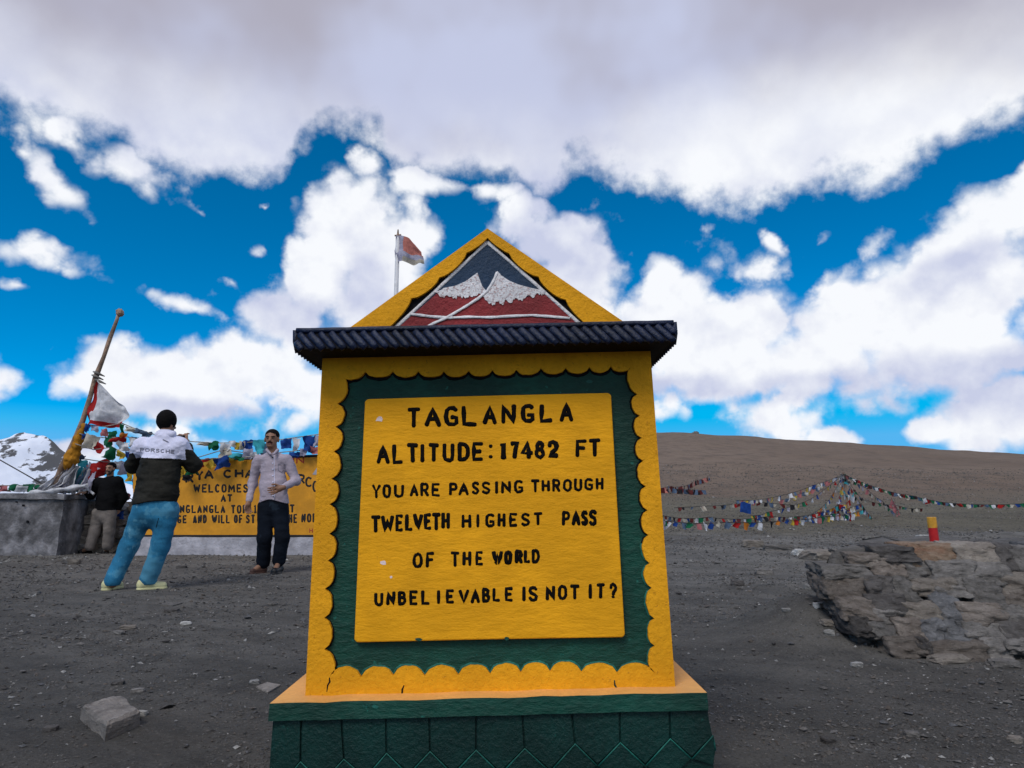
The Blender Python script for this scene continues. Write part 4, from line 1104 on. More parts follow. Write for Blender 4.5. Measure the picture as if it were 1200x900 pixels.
# =================================================================== SNOW MOUNTAIN far left
def mountain():
    m, t, b = newmat('snow_rock')
    g = t.node('ShaderNodeNewGeometry'); pos = g.outputs['Position']
    at = t.node('ShaderNodeAttribute', attribute_name='rockiness').outputs['Fac']
    n = t.noise(t.vm('MULTIPLY', pos, (1, .4, .5)), 0.02, 8, 0.7)
    f = t.m('ADD', at, t.m('MULTIPLY', t.m('SUBTRACT', n, 0.5), 1.8))
    c = t.mix(t.rng(f, 0.485, 0.57), (0.74, 0.78, 0.88), (0.085, 0.085, 0.09))
    t.l.new(c, b.inputs['Base Color']); b.inputs['Roughness'].default_value = 0.85
    nu, nv = 300, 150
    px = np.linspace(-700, 420, nu); v = np.linspace(0, 1, nv)
    sk = np.interp(px, [-700, -400, -250, -120, -40, 0, 15, 25, 33, 42, 50, 60, 70, 82, 100, 130, 170, 230, 300, 420],
                   [560, 530, 548, 556, 532, 519, 511, 508, 508.5, 512, 511.5, 517, 526, 534, 546, 560, 572, 584, 596, 620])
    PX, VV = np.meshgrid(px, v, indexing='ij'); SK = np.repeat(sk[:, None], nv, 1)
    Y0 = 3000.0
    # ridge at v=0, running down towards the viewer
    Ym = Y0 - 1500 * VV
    X = (PX - 600) / 800 * Y0
    ridge = HC + (590 - SK) / 800 * Y0
    Z = ridge - VV ** 0.85 * 420
    nz = fbm(X / 170, Ym / 260, Z * 0 + 3, 6, .55); rg = 1 - np.abs(fbm(X / 120 + .4 * VV, Ym / 700, Z * 0 + 8, 5, .55)) * 2
    Z = Z + VV ** 0.5 * (40 * nz + 38 * (rg - .6)) + 5 * fbm(X / 30, Ym / 30, Z * 0, 3)
    V1 = np.stack([X, Ym, Z], -1)
    back = np.stack([X[:, :1], X[:, :1] * 0 + Y0 + 900, Z[:, :1] - 500], -1)
    V = np.concatenate([back, V1], 1); nv2 = nv + 1
    idx = np.arange(nu * nv2).reshape(nu, nv2)
    F = np.stack([idx[:-1, :-1], idx[1:, :-1], idx[1:, 1:], idx[:-1, 1:]], -1).reshape(-1, 4)
    me = bpy.data.meshes.new('snow_mountain'); me.from_pydata(V.reshape(-1, 3).tolist(), [], F[:, ::-1].tolist()); me.materials.append(m)
    bump_ = np.exp(-((PX - 40) / 62) ** 2) * np.clip(1.25 - VV / .5, 0, 1) * .60 + np.exp(-((PX + 160) / 90) ** 2) * np.clip(1 - VV / .4, 0, 1) * .5 + 0.08
    bump_ = bump_ - 0.30 * np.exp(-((PX - 0) / 14) ** 2) * (VV < .15) + 0.55 * fbm((PX - VV * 150) / 13, VV * 1.5, VV * 0 + 4, 4, .6)
    rk = np.concatenate([bump_[:, :1], bump_], 1).reshape(-1)
    a = me.attributes.new('rockiness', 'FLOAT', 'POINT'); a.data.foreach_set('value', rk.astype(np.float32))
    me.polygons.foreach_set('use_smooth', [True] * len(F)); me.update()
    o = bpy.data.objects.new('snow_mountain', me); COL.objects.link(o); tag(o, kind='structure')
mountain()

# =================================================================== CEMENT PLINTH, far left
YPL = 12.0
def rough_block(name, corners, z0_, z1_, mat, parent, amp=0.03, step=0.12, label=None):
    """box with footprint corners (4 xy points, anticlockwise), faces gridded and roughened"""
    mb = MB(); cs = [np.array(c, float) for c in corners]; h_ = z1_ - z0_
    def grid(a, b, c, d):
        nu = max(2, int(np.linalg.norm(b - a) / step)); nv = max(2, int(np.linalg.norm(d - a) / step))
        V = np.array([[(a * (1 - i / nu) + b * (i / nu)) * (1 - j / nv) + (d * (1 - i / nu) + c * (i / nu)) * (j / nv) for j in range(nv + 1)] for i in range(nu + 1)])
        N = np.stack([fbm(V[..., 0] * 2.5 + 9 * k, V[..., 1] * 2.5, V[..., 2] * 2.5, 4, .6) for k in range(3)], -1) * amp
        V = V + N; idx = np.arange((nu + 1) * (nv + 1)).reshape(nu + 1, nv + 1)
        mb.add(V.reshape(-1, 3), [(idx[i, j], idx[i + 1, j], idx[i + 1, j + 1], idx[i, j + 1]) for i in range(nu) for j in range(nv)])
    q = lambda c, z: np.array([c[0], c[1], z])
    for i in range(4): grid(q(cs[i], z0_), q(cs[(i + 1) % 4], z0_), q(cs[(i + 1) % 4], z1_), q(cs[i], z1_))
    grid(q(cs[0], z1_), q(cs[1], z1_), q(cs[2], z1_), q(cs[3], z1_))
    return mb.build(name, mat, parent)
pc = P(67, 648, YPL); pz = P(67, 578.5, YPL)[2]
plinth = empty('cement_plinth', (pc[0] - 1.5, YPL, 0), 'rough grey cement plinth with prayer cloths heaped on top, at the left edge', 'plinth')
rough_block('body', [(pc[0] - 6, YPL), (pc[0], YPL), (pc[0] - 0.08, YPL + 1.3), (pc[0] - 6, YPL + 1.5)], -0.2, pz - 0.09, 'plinth_cement', plinth, .04)
rough_block('cap', [(pc[0] - 6, YPL - .05), (pc[0] + .05, YPL - .05), (pc[0] - 0.03, YPL + 1.35), (pc[0] - 6, YPL + 1.55)], pz - 0.088, pz, 'plinth_cement', plinth, .035, .1)
for (x0, y0, r_) in ((26, 592, 3.0), (18, 588, 2.0), (31, 611, 3.6)):
    mb = MB(); tube(mb, [P(x0, y0, YPL - .03), P(x0 + 3, y0 + .6, YPL - .03)], r_ / FPX * YPL * .4, 8, flat=((0, -1, 0), .2)); mb.build('hole', 'black_paint', plinth)

# =================================================================== YELLOW SIGN WALL
YS = 12.17
swall = empty('sign_wall', P(290, 650, YS), 'long yellow lettered welcome wall on a whitewashed footing behind the standing men', 'sign')
zf = P(250, 629.5, YS)[2]
xl, xr = P(152, 640, YS)[0], P(452, 640, YS)[0]
rough_block('footing', [(xl - .05, YS - .06), (xr + .05, YS - .06), (xr + .05, YS + .36), (xl - .05, YS + .36)], -0.15, zf, 'whitewash', swall, .018, .1)
mb = MB(); topc = [(156, 541), (231, 539), (303, 536), (372, 533.5), (450, 531)]
prism(mb, [P(156, 629.3, YS), P(450, 629.3, YS)] + [P(x, y, YS) for x, y in reversed(topc)], (0, .28, 0)); mb.build('board', 'board_yellow', swall)
mb = MB()
for a, b in zip(topc[:-1], topc[1:]):
    tube(mb, [P(a[0], a[1] + 0.6, YS - .004), P(b[0], b[1] + 0.6, YS - .004)], .022, 6, flat=((0, -1, 0), .4))
mb.build('top_edge', 'board_black', swall)
mb = MB(); prism(mb, [P(156, 626.8, YS - .006), P(450, 626.8, YS - .006), P(450, 630.3, YS - .006), P(156, 630.3, YS - .006)], (0, .01, 0)); mb.build('bottom_edge', 'board_black', swall)
def sline(items, w_, mat='board_black'):
    for ch, x0, x1, t_, b_ in items: letter(ch, x0, x1, t_, b_, YS, swall, mat, w_, relief=0.15, jit=0.015)
def spread(word, x0, x1, t0_, b0_, t1_=None, b1_=None, gap=0.22):
    t1_ = t0_ if t1_ is None else t1_; b1_ = b0_ if b1_ is None else b1_
    wd = [0.35 if c == 'I' else (1.35 if c in 'MW' else 1.0) for c in word]; tot = sum(wd) + gap * (len(word) - 1); k_ = (x1 - x0) / tot; x = x0; out = []
    for c, q in zip(word, wd):
        u = (x - x0) / max(1e-6, x1 - x0); out.append((c, x, x + q * k_, t0_ + (t1_ - t0_) * u, b0_ + (b1_ - b0_) * u)); x += (q + gap) * k_
    return out
sline(spread('ION', 330, 356.5, 534.5, 543.5), 1.7, 'board_red')
sline([('R', 217, 227, 553.5, 566), ('Y', 229, 238.5, 551.5, 563), ('A', 239, 250.5, 550, 561.5), ('C', 261.5, 272.5, 550, 560.5), ('H', 275, 285.5, 549.5, 560), ('A', 286.5, 297.5, 550, 560.5)], 2.7)
sline([('R', 348.5, 357.5, 555.5, 567), ('C', 357.5, 366.5, 558.5, 571), ('O', 366, 375, 563, 577)], 2.4)
sline(spread('WELCOMES', 226.5, 291, 567, 577.5), 2.3)
sline(spread('AT', 258.5, 272.5, 579, 588.5), 2.3)
sline(spread('TANGLANGLA', 197, 264, 591.5, 601.5), 2.2); sline(spread('TOP', 270.5, 290, 591.5, 602), 2.2)
sline(spread('17482', 297, 322, 591, 601.5), 2.0); sline(spread('FT', 332, 345.5, 591, 601), 2.2)
sline(spread('RAGE', 195, 219, 603.5, 613.5), 2.2); sline(spread('AND', 226, 242.5, 603, 613.5), 2.2); sline(spread('WILL', 248, 269.5, 603, 613.5), 2.2)
sline(spread('OF', 274, 284.5, 603, 613.5), 2.2); sline(spread('ST', 288, 299, 603, 613.5), 2.2); sline(spread('THE', 332, 348.5, 602, 613), 2.2); sline(spread('NOR', 353, 371.5, 601.5, 612.5), 2.2)
sline(spread('HI', 362.5, 369, 619, 624.5), 1.0, 'board_red')
# triangular white patch with a red mark at the right of the board
mb = MB(); prism(mb, pl([(366, 556), (372, 547), (378, 557)], YS - .004), DY(.006)); mb.build('painted_mark', 'whitewash', swall)

# rubble wall between plinth and sign wall
rw = empty('rubble_wall', P(140, 640, 13.0), 'low tumbled wall of tan and grey rubble between the plinth and the yellow sign', 'stone wall')
rs = random.Random(9)
for i in range(46):
    px = rs.uniform(100, 172); py = rs.uniform(592, 645)
    c = P(px, py, 13.0 + rs.uniform(-.1, .25) - (py - 600) * .004)
    rock('stone', c, (rs.uniform(.10, .20), .14, rs.uniform(.06, .11)), 'stone_' + rs.choice(['grey', 'tan', 'brown', 'tan']), i * 2.1, rs.uniform(-.3, .3), parent=rw, n=4)

# =================================================================== POLES
fp = empty('flagpole', P(466.5, 600, 14.0) * np.array([1, 1, 0]), 'thin white metal flagpole rising behind the left slope of the gable', 'flagpole')
zt = P(466.5, 269, 14.0); xb = zt.copy(); xb[2] = -0.1
mb = MB(); tube(mb, [xb, (zt * .5 + xb * .5), zt - np.array([0, 0, .15])], [.055, .05, .045], 12); mb.build('shaft', 'metal_pole', fp, smooth=True)
mb = MB(); tube(mb, [zt - np.array([0, 0, .16]), zt], [.03, .012], 8); tube(mb, [zt + np.array([-.07, 0, -.14]), zt + np.array([.07, 0, -.12])], .018, 6); mb.build('finial', 'pole_wood', fp)
def surf(name, fn, nu, nv, mats, parent, matfn=None, wave=.04, freq=2.5, seed=0, label=None, loc=None):
    """cloth sheet: fn(u, v) -> 3D point"""
    V = []; 
    for i in range(nu + 1):
        for j in range(nv + 1):
            u, v = i / nu, j / nv; p = np.array(fn(u, v), float)
            V.append(p)
    V = np.array(V); U = np.repeat(np.arange(nu + 1) / nu, nv + 1); Wv = np.tile(np.arange(nv + 1) / nv, nu + 1)
    size = np.linalg.norm(V.max(0) - V.min(0)) + 1e-6
    V[:, 1] += wave * (np.sin(U * freq * 6.28 + Wv * 2.2 + seed) * .6 + fbm(U * 3 + seed, Wv * 3, U * 0 + seed, 3) * 1.2) * np.minimum(1, .2 + Wv)
    V[:, 0] += wave * .3 * fbm(U * 4 + seed, Wv * 4, U * 0 + 5 + seed, 2); V[:, 2] += wave * .4 * fbm(U * 4 + seed, Wv * 4, U * 0 + 9 + seed, 2)
    mb = MB(); idx = np.arange((nu + 1) * (nv + 1)).reshape(nu + 1, nv + 1)
    for i in range(nu):
        for j in range(nv):
            mb.add([], []); mb.f.append((idx[i, j], idx[i + 1, j], idx[i + 1, j + 1], idx[i, j + 1])); mb.mi.append(matfn((i + .5) / nu, (j + .5) / nv) if matfn else 0)
    mb.v = [tuple(p) for p in V]
    return mb.build(name, mats, parent, smooth=True, loc=loc)
def bez(a, b, c, t): return tuple(np.array(a) * (1 - t) ** 2 + 2 * np.array(b) * t * (1 - t) + np.array(c) * t * t)
def flagfn(u, v):
    l = (464 - 1.5 * v, 275 + 32 * v); r = (494 + 3.5 * v, 295 + 13 * v)
    p = np.array(l) * (1 - u) + np.array(r) * u; p = p + np.array([0, -4 * math.sin(u * 3.14) * (1 - v)])
    return P(p[0], p[1], 13.95)
surf('tricolour_flag', flagfn, 14, 9, ['cloth_faded_red', 'cloth_white', 'cloth_pale_green'] if False else ['cloth_faded_red', 'cloth_lavender', 'cloth_cream'], None, lambda u, v: 1 if u < .28 else (0 if v < .55 else (1 if v < .8 else 2)), wave=.10, freq=1.6, loc=tuple(zt - np.array([0, 0, .2])))
tf = bpy.data.objects['tricolour_flag']; tag(tf, 'small faded red and white flag flying from the white flagpole behind the gable', 'flag')

YW = 12.5
wp = empty('leaning_pole', P(62, 577, YW), 'weathered wooden pole leaning right, wrapped in saffron cloth at its foot', 'pole')
axis = [(62, 577), (72, 548), (86, 518), (97, 493), (107, 463), (113, 441), (121, 418), (129, 395), (136, 376), (140, 366)]
mb = MB(); tube(mb, [P(x, y, YW) + np.array([random.uniform(-.012, .012), 0, 0]) for x, y in axis], [.06, .055, .05, .047, .042, .05, .036, .040, .031, .029], 10); mb.build('shaft', 'pole_wood', wp, smooth=True)
mb = MB()
A_, F_ = rock_verts(5, (.06, .06, .065), 3, .4, .3); mb.add(A_ + P(140.5, 366.5, YW), F_); mb.build('knob', 'pole_wood', wp, smooth=True)
for (x, y) in ((113, 441), (114.5, 437), (116, 446)):
    mb = MB(); c = P(x, y, YW); tube(mb, [c + np.array([-.07, -.02, .02]), c + np.array([0, -.065, 0]), c + np.array([.06, -.05, -.03]), c + np.array([.15, -.02, -.07])], [.015, .025, .025, .008], 7); mb.build('binding', 'rope', wp, smooth=True)
def wr(x, y, z): return 0.008 * np.sin(z * 46 + x * 20) + .05 * fbm(x * 12, y * 12, z * 9, 3)
sdf_build('saffron_wrap', [('cap', P(99, 500, YW - .02), P(92, 514, YW - .03), .055, .07, 1.0), ('cap', P(92, 514, YW - .03), P(84, 540, YW - .03), .085, .115, 1.0), ('cap', P(84, 538, YW - .03), P(78, 547, YW - .02), .11, .06, 1.0)],
          .016, ['cloth_saffron', 'cloth_blue'], wp, noise=wr, k=.05)
# white flag with a red border
def wf(u, v):
    l = np.array((112.5, 447)) * (1 - v) + np.array((97, 498)) * v
    r = np.array(bez((114.5, 447), (148, 478), (150, 488), min(1, v / .75)) if v < .75 else np.array((150, 488)) * (1 - (v - .75) / .25) + np.array((141, 499)) * ((v - .75) / .25))
    p = l * (1 - u) + r * u
    return P(p[0], p[1], YW - .06)
o = surf('white_red_flag', wf, 26, 26, ['cloth_white', 'cloth_red'], None, lambda u, v: 1 if (u < .13 + .1 * (1 - v) ** 3 or v > .89) else 0, wave=.13, freq=1.3, loc=tuple(P(112, 447, YW)))
tag(o, 'white triangular flag with a red border tied to the leaning pole', 'flag')

# =================================================================== CLOTHS AND PRAYER FLAGS, left
def flagq(px, py, w_, h_, rot, colr, Y, parent, seed, taper=0.0):
    """a flag of w x h photo pixels centred at px, py, turned by rot degrees"""
    c, s = math.cos(math.radians(rot)), math.sin(math.radians(rot))
    def fn(u, v):
        a, b = (u - .5) * w_ * (1 - taper * v), (v - .5) * h_
        return P(px + a * c - b * s, py + a * s + b * c, Y)
    return surf('flag', fn, 6, 6, 'cloth_' + colr, parent, wave=.10 * max(w_, h_) / 14, freq=.8, seed=seed)
def string_thing(label, pts, Y, flags, group, rmat='rope', r=.009):
    c = P(*pts[0], Y); e = empty('prayer_flag_string', c, label, 'prayer flags', group)
    mb = MB(); q = []
    for a, b in zip(pts[:-1], pts[1:]):
        for i in range(5): q.append(P(*on(a, b, i / 5), Y))
    q.append(P(*pts[-1], Y)); tube(mb, q, r, 5); mb.build('cord', rmat, e, smooth=True)
    for i, f in enumerate(flags): flagq(*f[:6], Y - .02 - .015 * (i % 3), e, i * 1.7 + len(label), f[6] if len(f) > 6 else 0.0)
    return e
GP = 'prayer flag strings around the leaning pole'
string_thing('uppermost string of small flags from the leaning pole, just under the white flag', [(98, 497), (122, 500), (143, 496), (170, 507), (222, 516)], 12.45,
    [(102.5, 502, 7, 9, 20, 'blue', .5), (111, 502, 10, 7, 10, 'lavender'), (122, 507, 7, 9, 0, 'pink'), (132, 509, 9, 8, -15, 'green'), (143, 501.5, 6, 10, 5, 'green', .3), (152, 503, 12, 5, 15, 'cream'), (163, 506, 12, 6, 20, 'slate'), (172, 509, 14, 7, 15, 'slate', .4), (158, 515, 10, 5, 0, 'slate')], GP)
string_thing('second string down from the leaning pole with a cream cloth and a red diamond', [(93, 508), (107, 512), (125, 513), (150, 512), (170, 518)], 12.4,
    [(99, 511, 8, 6, -10, 'blue', .3), (107, 518, 17, 16, 15, 'cream', .3), (116.5, 525, 11, 10, 40, 'red'), (127, 518, 11, 11, 20, 'green', .2), (138, 515.5, 19, 5, -4, 'red', .2), (145, 510, 9, 6, 0, 'orange', .2), (144, 522, 17, 10, 8, 'white', .2), (156, 519, 12, 11, 15, 'white', .3)], GP)
string_thing('third string down from the leaning pole, with a hanging dark green flag', [(88, 520), (110, 527), (132, 524), (152, 535), (165, 540)], 12.35,
    [(128.5, 531.5, 10, 16, 22, 'green', .15), (142, 533, 12, 8, 35, 'yellow', .3), (151, 534.5, 10, 8, 20, 'blue', .3), (158, 527, 12, 10, 20, 'lavender')], GP)
string_thing('lowest string by the leaning pole with the large red cloth above the bearded man', [(84, 532), (100, 538), (120, 541), (150, 543), (163, 547)], 12.62,
    [(95, 535.5, 12, 5, 15, 'slate', .3), (83, 553, 11, 18, 8, 'blue'), (97, 543.5, 11, 9, 15, 'teal', .3), (117, 549, 24, 19, -24, 'red', .1), (107, 553, 14, 18, 25, 'lavender', .2), (98, 560, 9, 26, 20, 'slate'), (145, 549, 14, 16, 10, 'lavender', .3), (155.5, 547, 9, 8, 10, 'red', .2), (152, 556, 9, 14, 15, 'yellow', .2), (139, 545, 10, 9, 0, 'white', .2), (160, 565, 8, 14, 5, 'slate', .2), (76, 557, 8, 14, 10, 'slate')], GP)
string_thing('string of faded cloths hanging low over the rubble wall behind the bearded man', [(128, 572), (143, 578), (156, 586), (166, 590)], 12.75,
    [(147, 582, 9, 9, 20, 'pink', .2), (145, 592, 13, 8, 30, 'white', .4), (141, 604, 11, 10, -10, 'blue', .4), (157, 597, 8, 12, 10, 'cream', .2)], GP)
string_thing('green and dark flags lying along the plinth top at the left edge', [(-60, 572), (0, 569), (30, 569), (70, 566)], 13.0,
    [(x_, 572 + (i % 2), 13, 8, random.uniform(-8, 8), c_, .1) for i, (x_, c_) in enumerate([(-40, 'green'), (-25, 'red'), (-10, 'white'), (3, 'pink'), (16, 'green'), (26, 'white'), (34, 'green'), (46, 'green'), (58, 'green'), (69, 'green')])], GP)
# the cord that slants across the snow
cc_ = empty('guy_cord', P(58, 572, 13.2), 'thin dark guy cord slanting down to the plinth in front of the snowy mountain', 'cord')
mb = MB(); tube(mb, [P(-120, 482, 13.6), P(0, 539, 13.4), P(30, 556, 13.3), P(58, 572, 13.2)], .011, 6); mb.build('cord', 'dark_rope', cc_, smooth=True)
G2 = 'prayer flag strings along the top of the yellow sign wall'
string_thing('upper string of prayer flags along the sign wall top, blue flag near its right end', [(218, 517), (250, 519), (285, 519), (330, 515), (380, 508), (430, 505)], 12.1,
    [(250, 522.5, 14, 9, 2, 'green', .2), (238, 520.5, 12, 3, 2, 'cream'), (264, 524, 12, 10, 0, 'white', .2), (278, 522, 10, 9, 0, 'yellow', .1), (272, 520, 8, 7, 0, 'white', .1), (284, 522, 7, 10, 0, 'cream', .1), (291, 522, 12, 13, 4, 'blue', .1), (304, 523.5, 15, 15, -5, 'teal', .2), (316, 525, 13, 13, -5, 'slate', .1),
     (336, 520, 13, 11, -4, 'blue', .1), (347.5, 521, 10, 15, -3, 'white', .1), (361.5, 520, 15, 19, 8, 'blue', .25), (372, 517, 9, 13, 0, 'lavender', .1), (384, 517, 12, 15, 0, 'red', .1), (398, 516, 12, 14, 0, 'green', .1)], G2)
string_thing('middle string of the sign wall with a beige cloth knot and pale flags', [(232, 536), (262, 527), (290, 531), (320, 531), (350, 528), (400, 520)], 12.06,
    [(264, 532, 14, 12, 0, 'cream', -.4), (276, 535, 20, 6, 3, 'teal', .2), (291, 532, 11, 12, 0, 'lavender', .05), (299, 534, 10, 8, 0, 'white', .1), (312, 532, 14, 8, -5, 'slate', .1), (345, 533, 14, 7, -2, 'blue', .2), (356, 530, 9, 8, 0, 'lavender', .1), (369, 528, 11, 10, -2, 'pink', .1), (384, 527, 12, 12, 0, 'white', .1)], G2)
string_thing('lowest string of the sign wall, its red yellow blue flags drooping over the lettering', [(212, 545), (228, 540), (250, 537), (280, 537), (300, 534)], 12.0,
    [(237, 543, 16, 10, -20, 'red', .3), (246, 543.5, 13, 10, -35, 'yellow', .3), (259, 542.5, 22, 12, -14, 'blue', .35), (224, 551, 16, 10, -8, 'green', .2), (214, 552, 9, 14, 10, 'yellow', .2), (281, 537.5, 12, 4, 0, 'green', .2), (270, 537, 10, 4, 0, 'yellow', .1), (219, 560, 10, 7, 20, 'black', .2)], G2)

# offering scarves heaped on the plinth
sc = empty('offering_scarves', P(80, 577, 12.5), 'heap of dirty white offering scarves knotted round the pole foot on the plinth', 'cloth')
def wr2(x, y, z): return .05 * fbm(x * 14 + z * 5, y * 14, z * 3, 3)
SC = [((80, 545), (64, 562), (44, 580), 5, 13, 'white'), ((82, 547), (70, 562), (58, 579), 5, 15, 'grimy'), ((84, 548), (76, 563), (70, 578), 6, 15, 'lavender'), ((90, 546), (84, 562), (80, 578), 7, 12, 'grimy'),
      ((96, 547), (90, 562), (86, 577), 5, 9, 'teal'), ((102, 549), (95, 563), (92, 577), 8, 14, 'grimy'), ((108, 553), (104, 566), (100, 576), 8, 12, 'lavender'), ((88, 547), (80, 556), (62, 574), 4, 9, 'white')]
for i, (a, b, c_, wa, wb, m_) in enumerate(SC):
    def fn(u, v, a=a, b=b, c_=c_, wa=wa, wb=wb):
        p = bez(a, b, c_, v); w_ = wa + (wb - wa) * v
        return P(p[0] + (u - .5) * w_, p[1] + (u - .5) * w_ * .35, 12.5 - .12 * v - .03 * (i % 4) + .10 * math.cos((u - .5) * 3))
    surf('scarf', fn, 16, 14, 'cloth_' + m_, sc, wave=.10, freq=2.2, seed=i * 1.3)
def fn(u, v):
    p = (36 + 66 * v, 577.5 - 9 * v ** 1.5); a = u * 2 * math.pi; r_ = .055 * (1 + .35 * math.sin(v * 19))
    c = P(p[0], p[1], 12.25); return c + np.array([0, math.sin(a) * r_, math.cos(a) * r_ * .8])
surf('rolled_scarf', fn, 12, 26, 'cloth_white', sc, wave=.03, freq=2)

# =================================================================== PRAYER FLAGS on the slope, right
VAR = []
for i in range(8):
    mb = MB(); nn = 4; sk = random.uniform(-.5, .5); tp = random.uniform(0, .35)
    for a in range(nn + 1):
        for b in range(nn + 1):
            u, v = a / nn, b / nn
            mb.v.append(((u - .5) * (1 - tp * v) + sk * v, .22 * math.sin(u * 5 + i) * v + .25 * (random.random() - .5) * v, -v * (1 - .2 * random.random() * (u > .5))))
    for a in range(nn):
        for b in range(nn): mb.f.append((a * 5 + b, a * 5 + 5 + b, a * 5 + 6 + b, a * 5 + 1 + b)); mb.mi.append(0)
    o = mb.build('flag', 'cloth_blue', smooth=True); VAR.append(o.data); bpy.data.objects.remove(o)
FN = [0]
def slope_string(label, ends, n, size, cols, group, sag=0.15, rot=0.0, name='prayer_flag_string', r=.008, jitter=0.2, wind=0.0):
    """ends: list of 3D points; n flags of given size hang along the cord"""
    e = empty(name, ends[0], label, 'prayer flags', group); org = np.array(ends[0])
    L = []
    for a, b in zip(ends[:-1], ends[1:]):
        for i in range(12):
            t = i / 12; L.append(a * (1 - t) + b * t - np.array([0, 0, sag * 4 * t * (1 - t)]))
    L.append(ends[-1])
    for p in L:
        g = gz(p[0], p[1]) + .02 + size * .45
        if p[2] < g: p[2] = g
    mb = MB(); tube(mb, L, r, 5); mb.build('cord', 'dark_rope', e, smooth=True)
    L = np.array(L); dirn = ends[-1] - ends[0]; ang = math.atan2(dirn[1], dirn[0])
    for i in range(n):
        t = (i + .5 + random.uniform(-jitter, jitter)) / n * (len(L) - 1); k = min(int(t), len(L) - 2); p = L[k] * (1 - t + k) + L[k + 1] * (t - k)
        o = bpy.data.objects.new('flag', VAR[FN[0] % 8]); FN[0] += 3; COL.objects.link(o); o.parent = e
        o.location = tuple(p - org); s_ = size * random.uniform(.5, .95)
        o.scale = (s_, s_, s_ * random.uniform(.85, 1.1)); o.rotation_euler = (random.uniform(-.3, .3), wind + random.uniform(-.25, .25), ang + random.uniform(-.35, .35))
        o.material_slots[0].link = 'OBJECT'; o.material_slots[0].material = MATS['cloth_' + cols[i % len(cols)]]
    return e
def T(px, py, Y):
    return P(px, py, Y)
G3 = 'prayer flag strings on the slope right of the monument'
c5 = ['blue', 'white', 'red', 'green', 'yellow']
slope_string('nearest string of bright flags hanging low across the slope beside the monument', [T(768, 604, 13.8), T(784, 611, 14), T(850, 612, 14.5), T(925, 609, 15), T(965, 605, 16), T(1003, 601, 17.5)], 38, .19,
    ['green', 'yellow', 'white', 'lavender', 'cream', 'green', 'red', 'white', 'blue', 'slate', 'green', 'pink', 'white', 'blue', 'cream', 'slate', 'red', 'orange', 'blue', 'white', 'black', 'orange', 'blue', 'yellow', 'red', 'white', 'slate', 'blue', 'white', 'pink'], G3, sag=.03, wind=.45)
slope_string('dull string just above the nearest bright one, half lying on the ground', [T(772, 603, 17), T(830, 606, 17), T(900, 605, 18), T(960, 601, 19), T(1010, 590, 21)], 44, .16, ['green', 'maroon', 'slate', 'black', 'red', 'cream', 'blue', 'maroon', 'white'], G3, sag=.06)
slope_string('long red strip of worn flags lying farthest back on the left of the slope', [T(764, 581, 56), T(795, 577, 62), T(832, 567, 82)], 30, 1.0, ['maroon', 'faded_red', 'black', 'maroon', 'slate'], G3, sag=.0)
slope_string('short dark string lying behind the red strip near the monument', [T(790, 580, 57), T(826, 581, 57)], 10, .8, ['slate', 'black', 'maroon'], G3, sag=0)
apex = T(988, 555, 24.0)
# cairn pole that carries the strings
cpole = empty('flag_mast', (apex[0], apex[1], gz(apex[0], apex[1])), 'short wooden mast wrapped in cloths at the centre of the flag tangle on the slope', 'pole')
mb = MB(); tube(mb, [np.array([apex[0] + .1, apex[1], gz(apex[0], apex[1]) - .1]), apex + np.array([0, 0, .05])], [.05, .03], 8); mb.build('shaft', 'pole_wood', cpole)
for i in range(16):
    o = bpy.data.objects.new('cloth', VAR[i % 8]); COL.objects.link(o); o.parent = cpole
    o.location = (random.uniform(-.25, .25), random.uniform(-.2, .2), random.uniform(.1, .96) * (apex[2] - gz(apex[0], apex[1]))); o.scale = (.2, .2, .2); o.rotation_euler = (random.uniform(-.6, .6), random.uniform(-.8, .8), random.uniform(-1, 1))
    o.material_slots[0].link = 'OBJECT'; o.material_slots[0].material = MATS['cloth_' + ['white', 'white', 'yellow', 'blue', 'teal', 'lavender', 'red', 'cream'][i % 8]]
ANCH = [('left string of the tangle running down from the mast towards the monument', [(955, 568, 22), (905, 583, 21), (862, 586, 20)], 26, .20, ['white', 'cream', 'blue', 'white', 'yellow', 'pink', 'slate']),
        ('string of the tangle ending in a lone blue flag', [(950, 585, 21), (900, 600, 19.5), (880, 604, 19)], 24, .20, c5 + ['cream', 'lavender']),
        ('string dropping from the mast to the near left foot of the tangle', [(972, 585, 21), (955, 600, 19), (930, 611, 17.5)], 22, .20, ['yellow', 'blue', 'cream', 'teal', 'white', 'orange', 'blue']),
        ('steep string straight down the front of the tangle', [(985, 580, 21.5), (978, 597, 19.5), (968, 606, 18)], 20, .22, ['red', 'blue', 'white', 'blue', 'orange', 'yellow', 'teal']),
        ('string falling from the mast to the near right foot of the tangle', [(1002, 580, 22), (1012, 594, 20.5), (1022, 606, 19.5)], 18, .20, ['green', 'black', 'lavender', 'slate', 'red', 'teal']),
        ('right hand string of the tangle with a long faded red cloth', [(1015, 572, 23), (1034, 587, 22), (1052, 604, 20.5)], 18, .20, ['pink', 'black', 'cream', 'green', 'slate', 'lavender']),
        ('long dark rope of flags running from the mast to the right edge of the photo', [(1030, 572, 23.5), (1070, 581, 23), (1120, 590, 22.5), (1200, 590, 22), (1290, 586, 22)], 84, .19, ['green', 'black', 'maroon', 'slate', 'green', 'white', 'black', 'red', 'maroon', 'green', 'cream', 'blue']),
        ('short string low between the tangle and the long dark rope', [(1010, 585, 22.6), (1050, 592, 21.5), (1080, 596, 21)], 18, .16, ['slate', 'black', 'cream', 'maroon', 'green']),
        ('string lying on the ground along the back of the tangle', [(960, 570, 24.5), (940, 577, 25), (915, 586, 24)], 18, .2, ['cream', 'white', 'slate', 'pink', 'yellow'])]
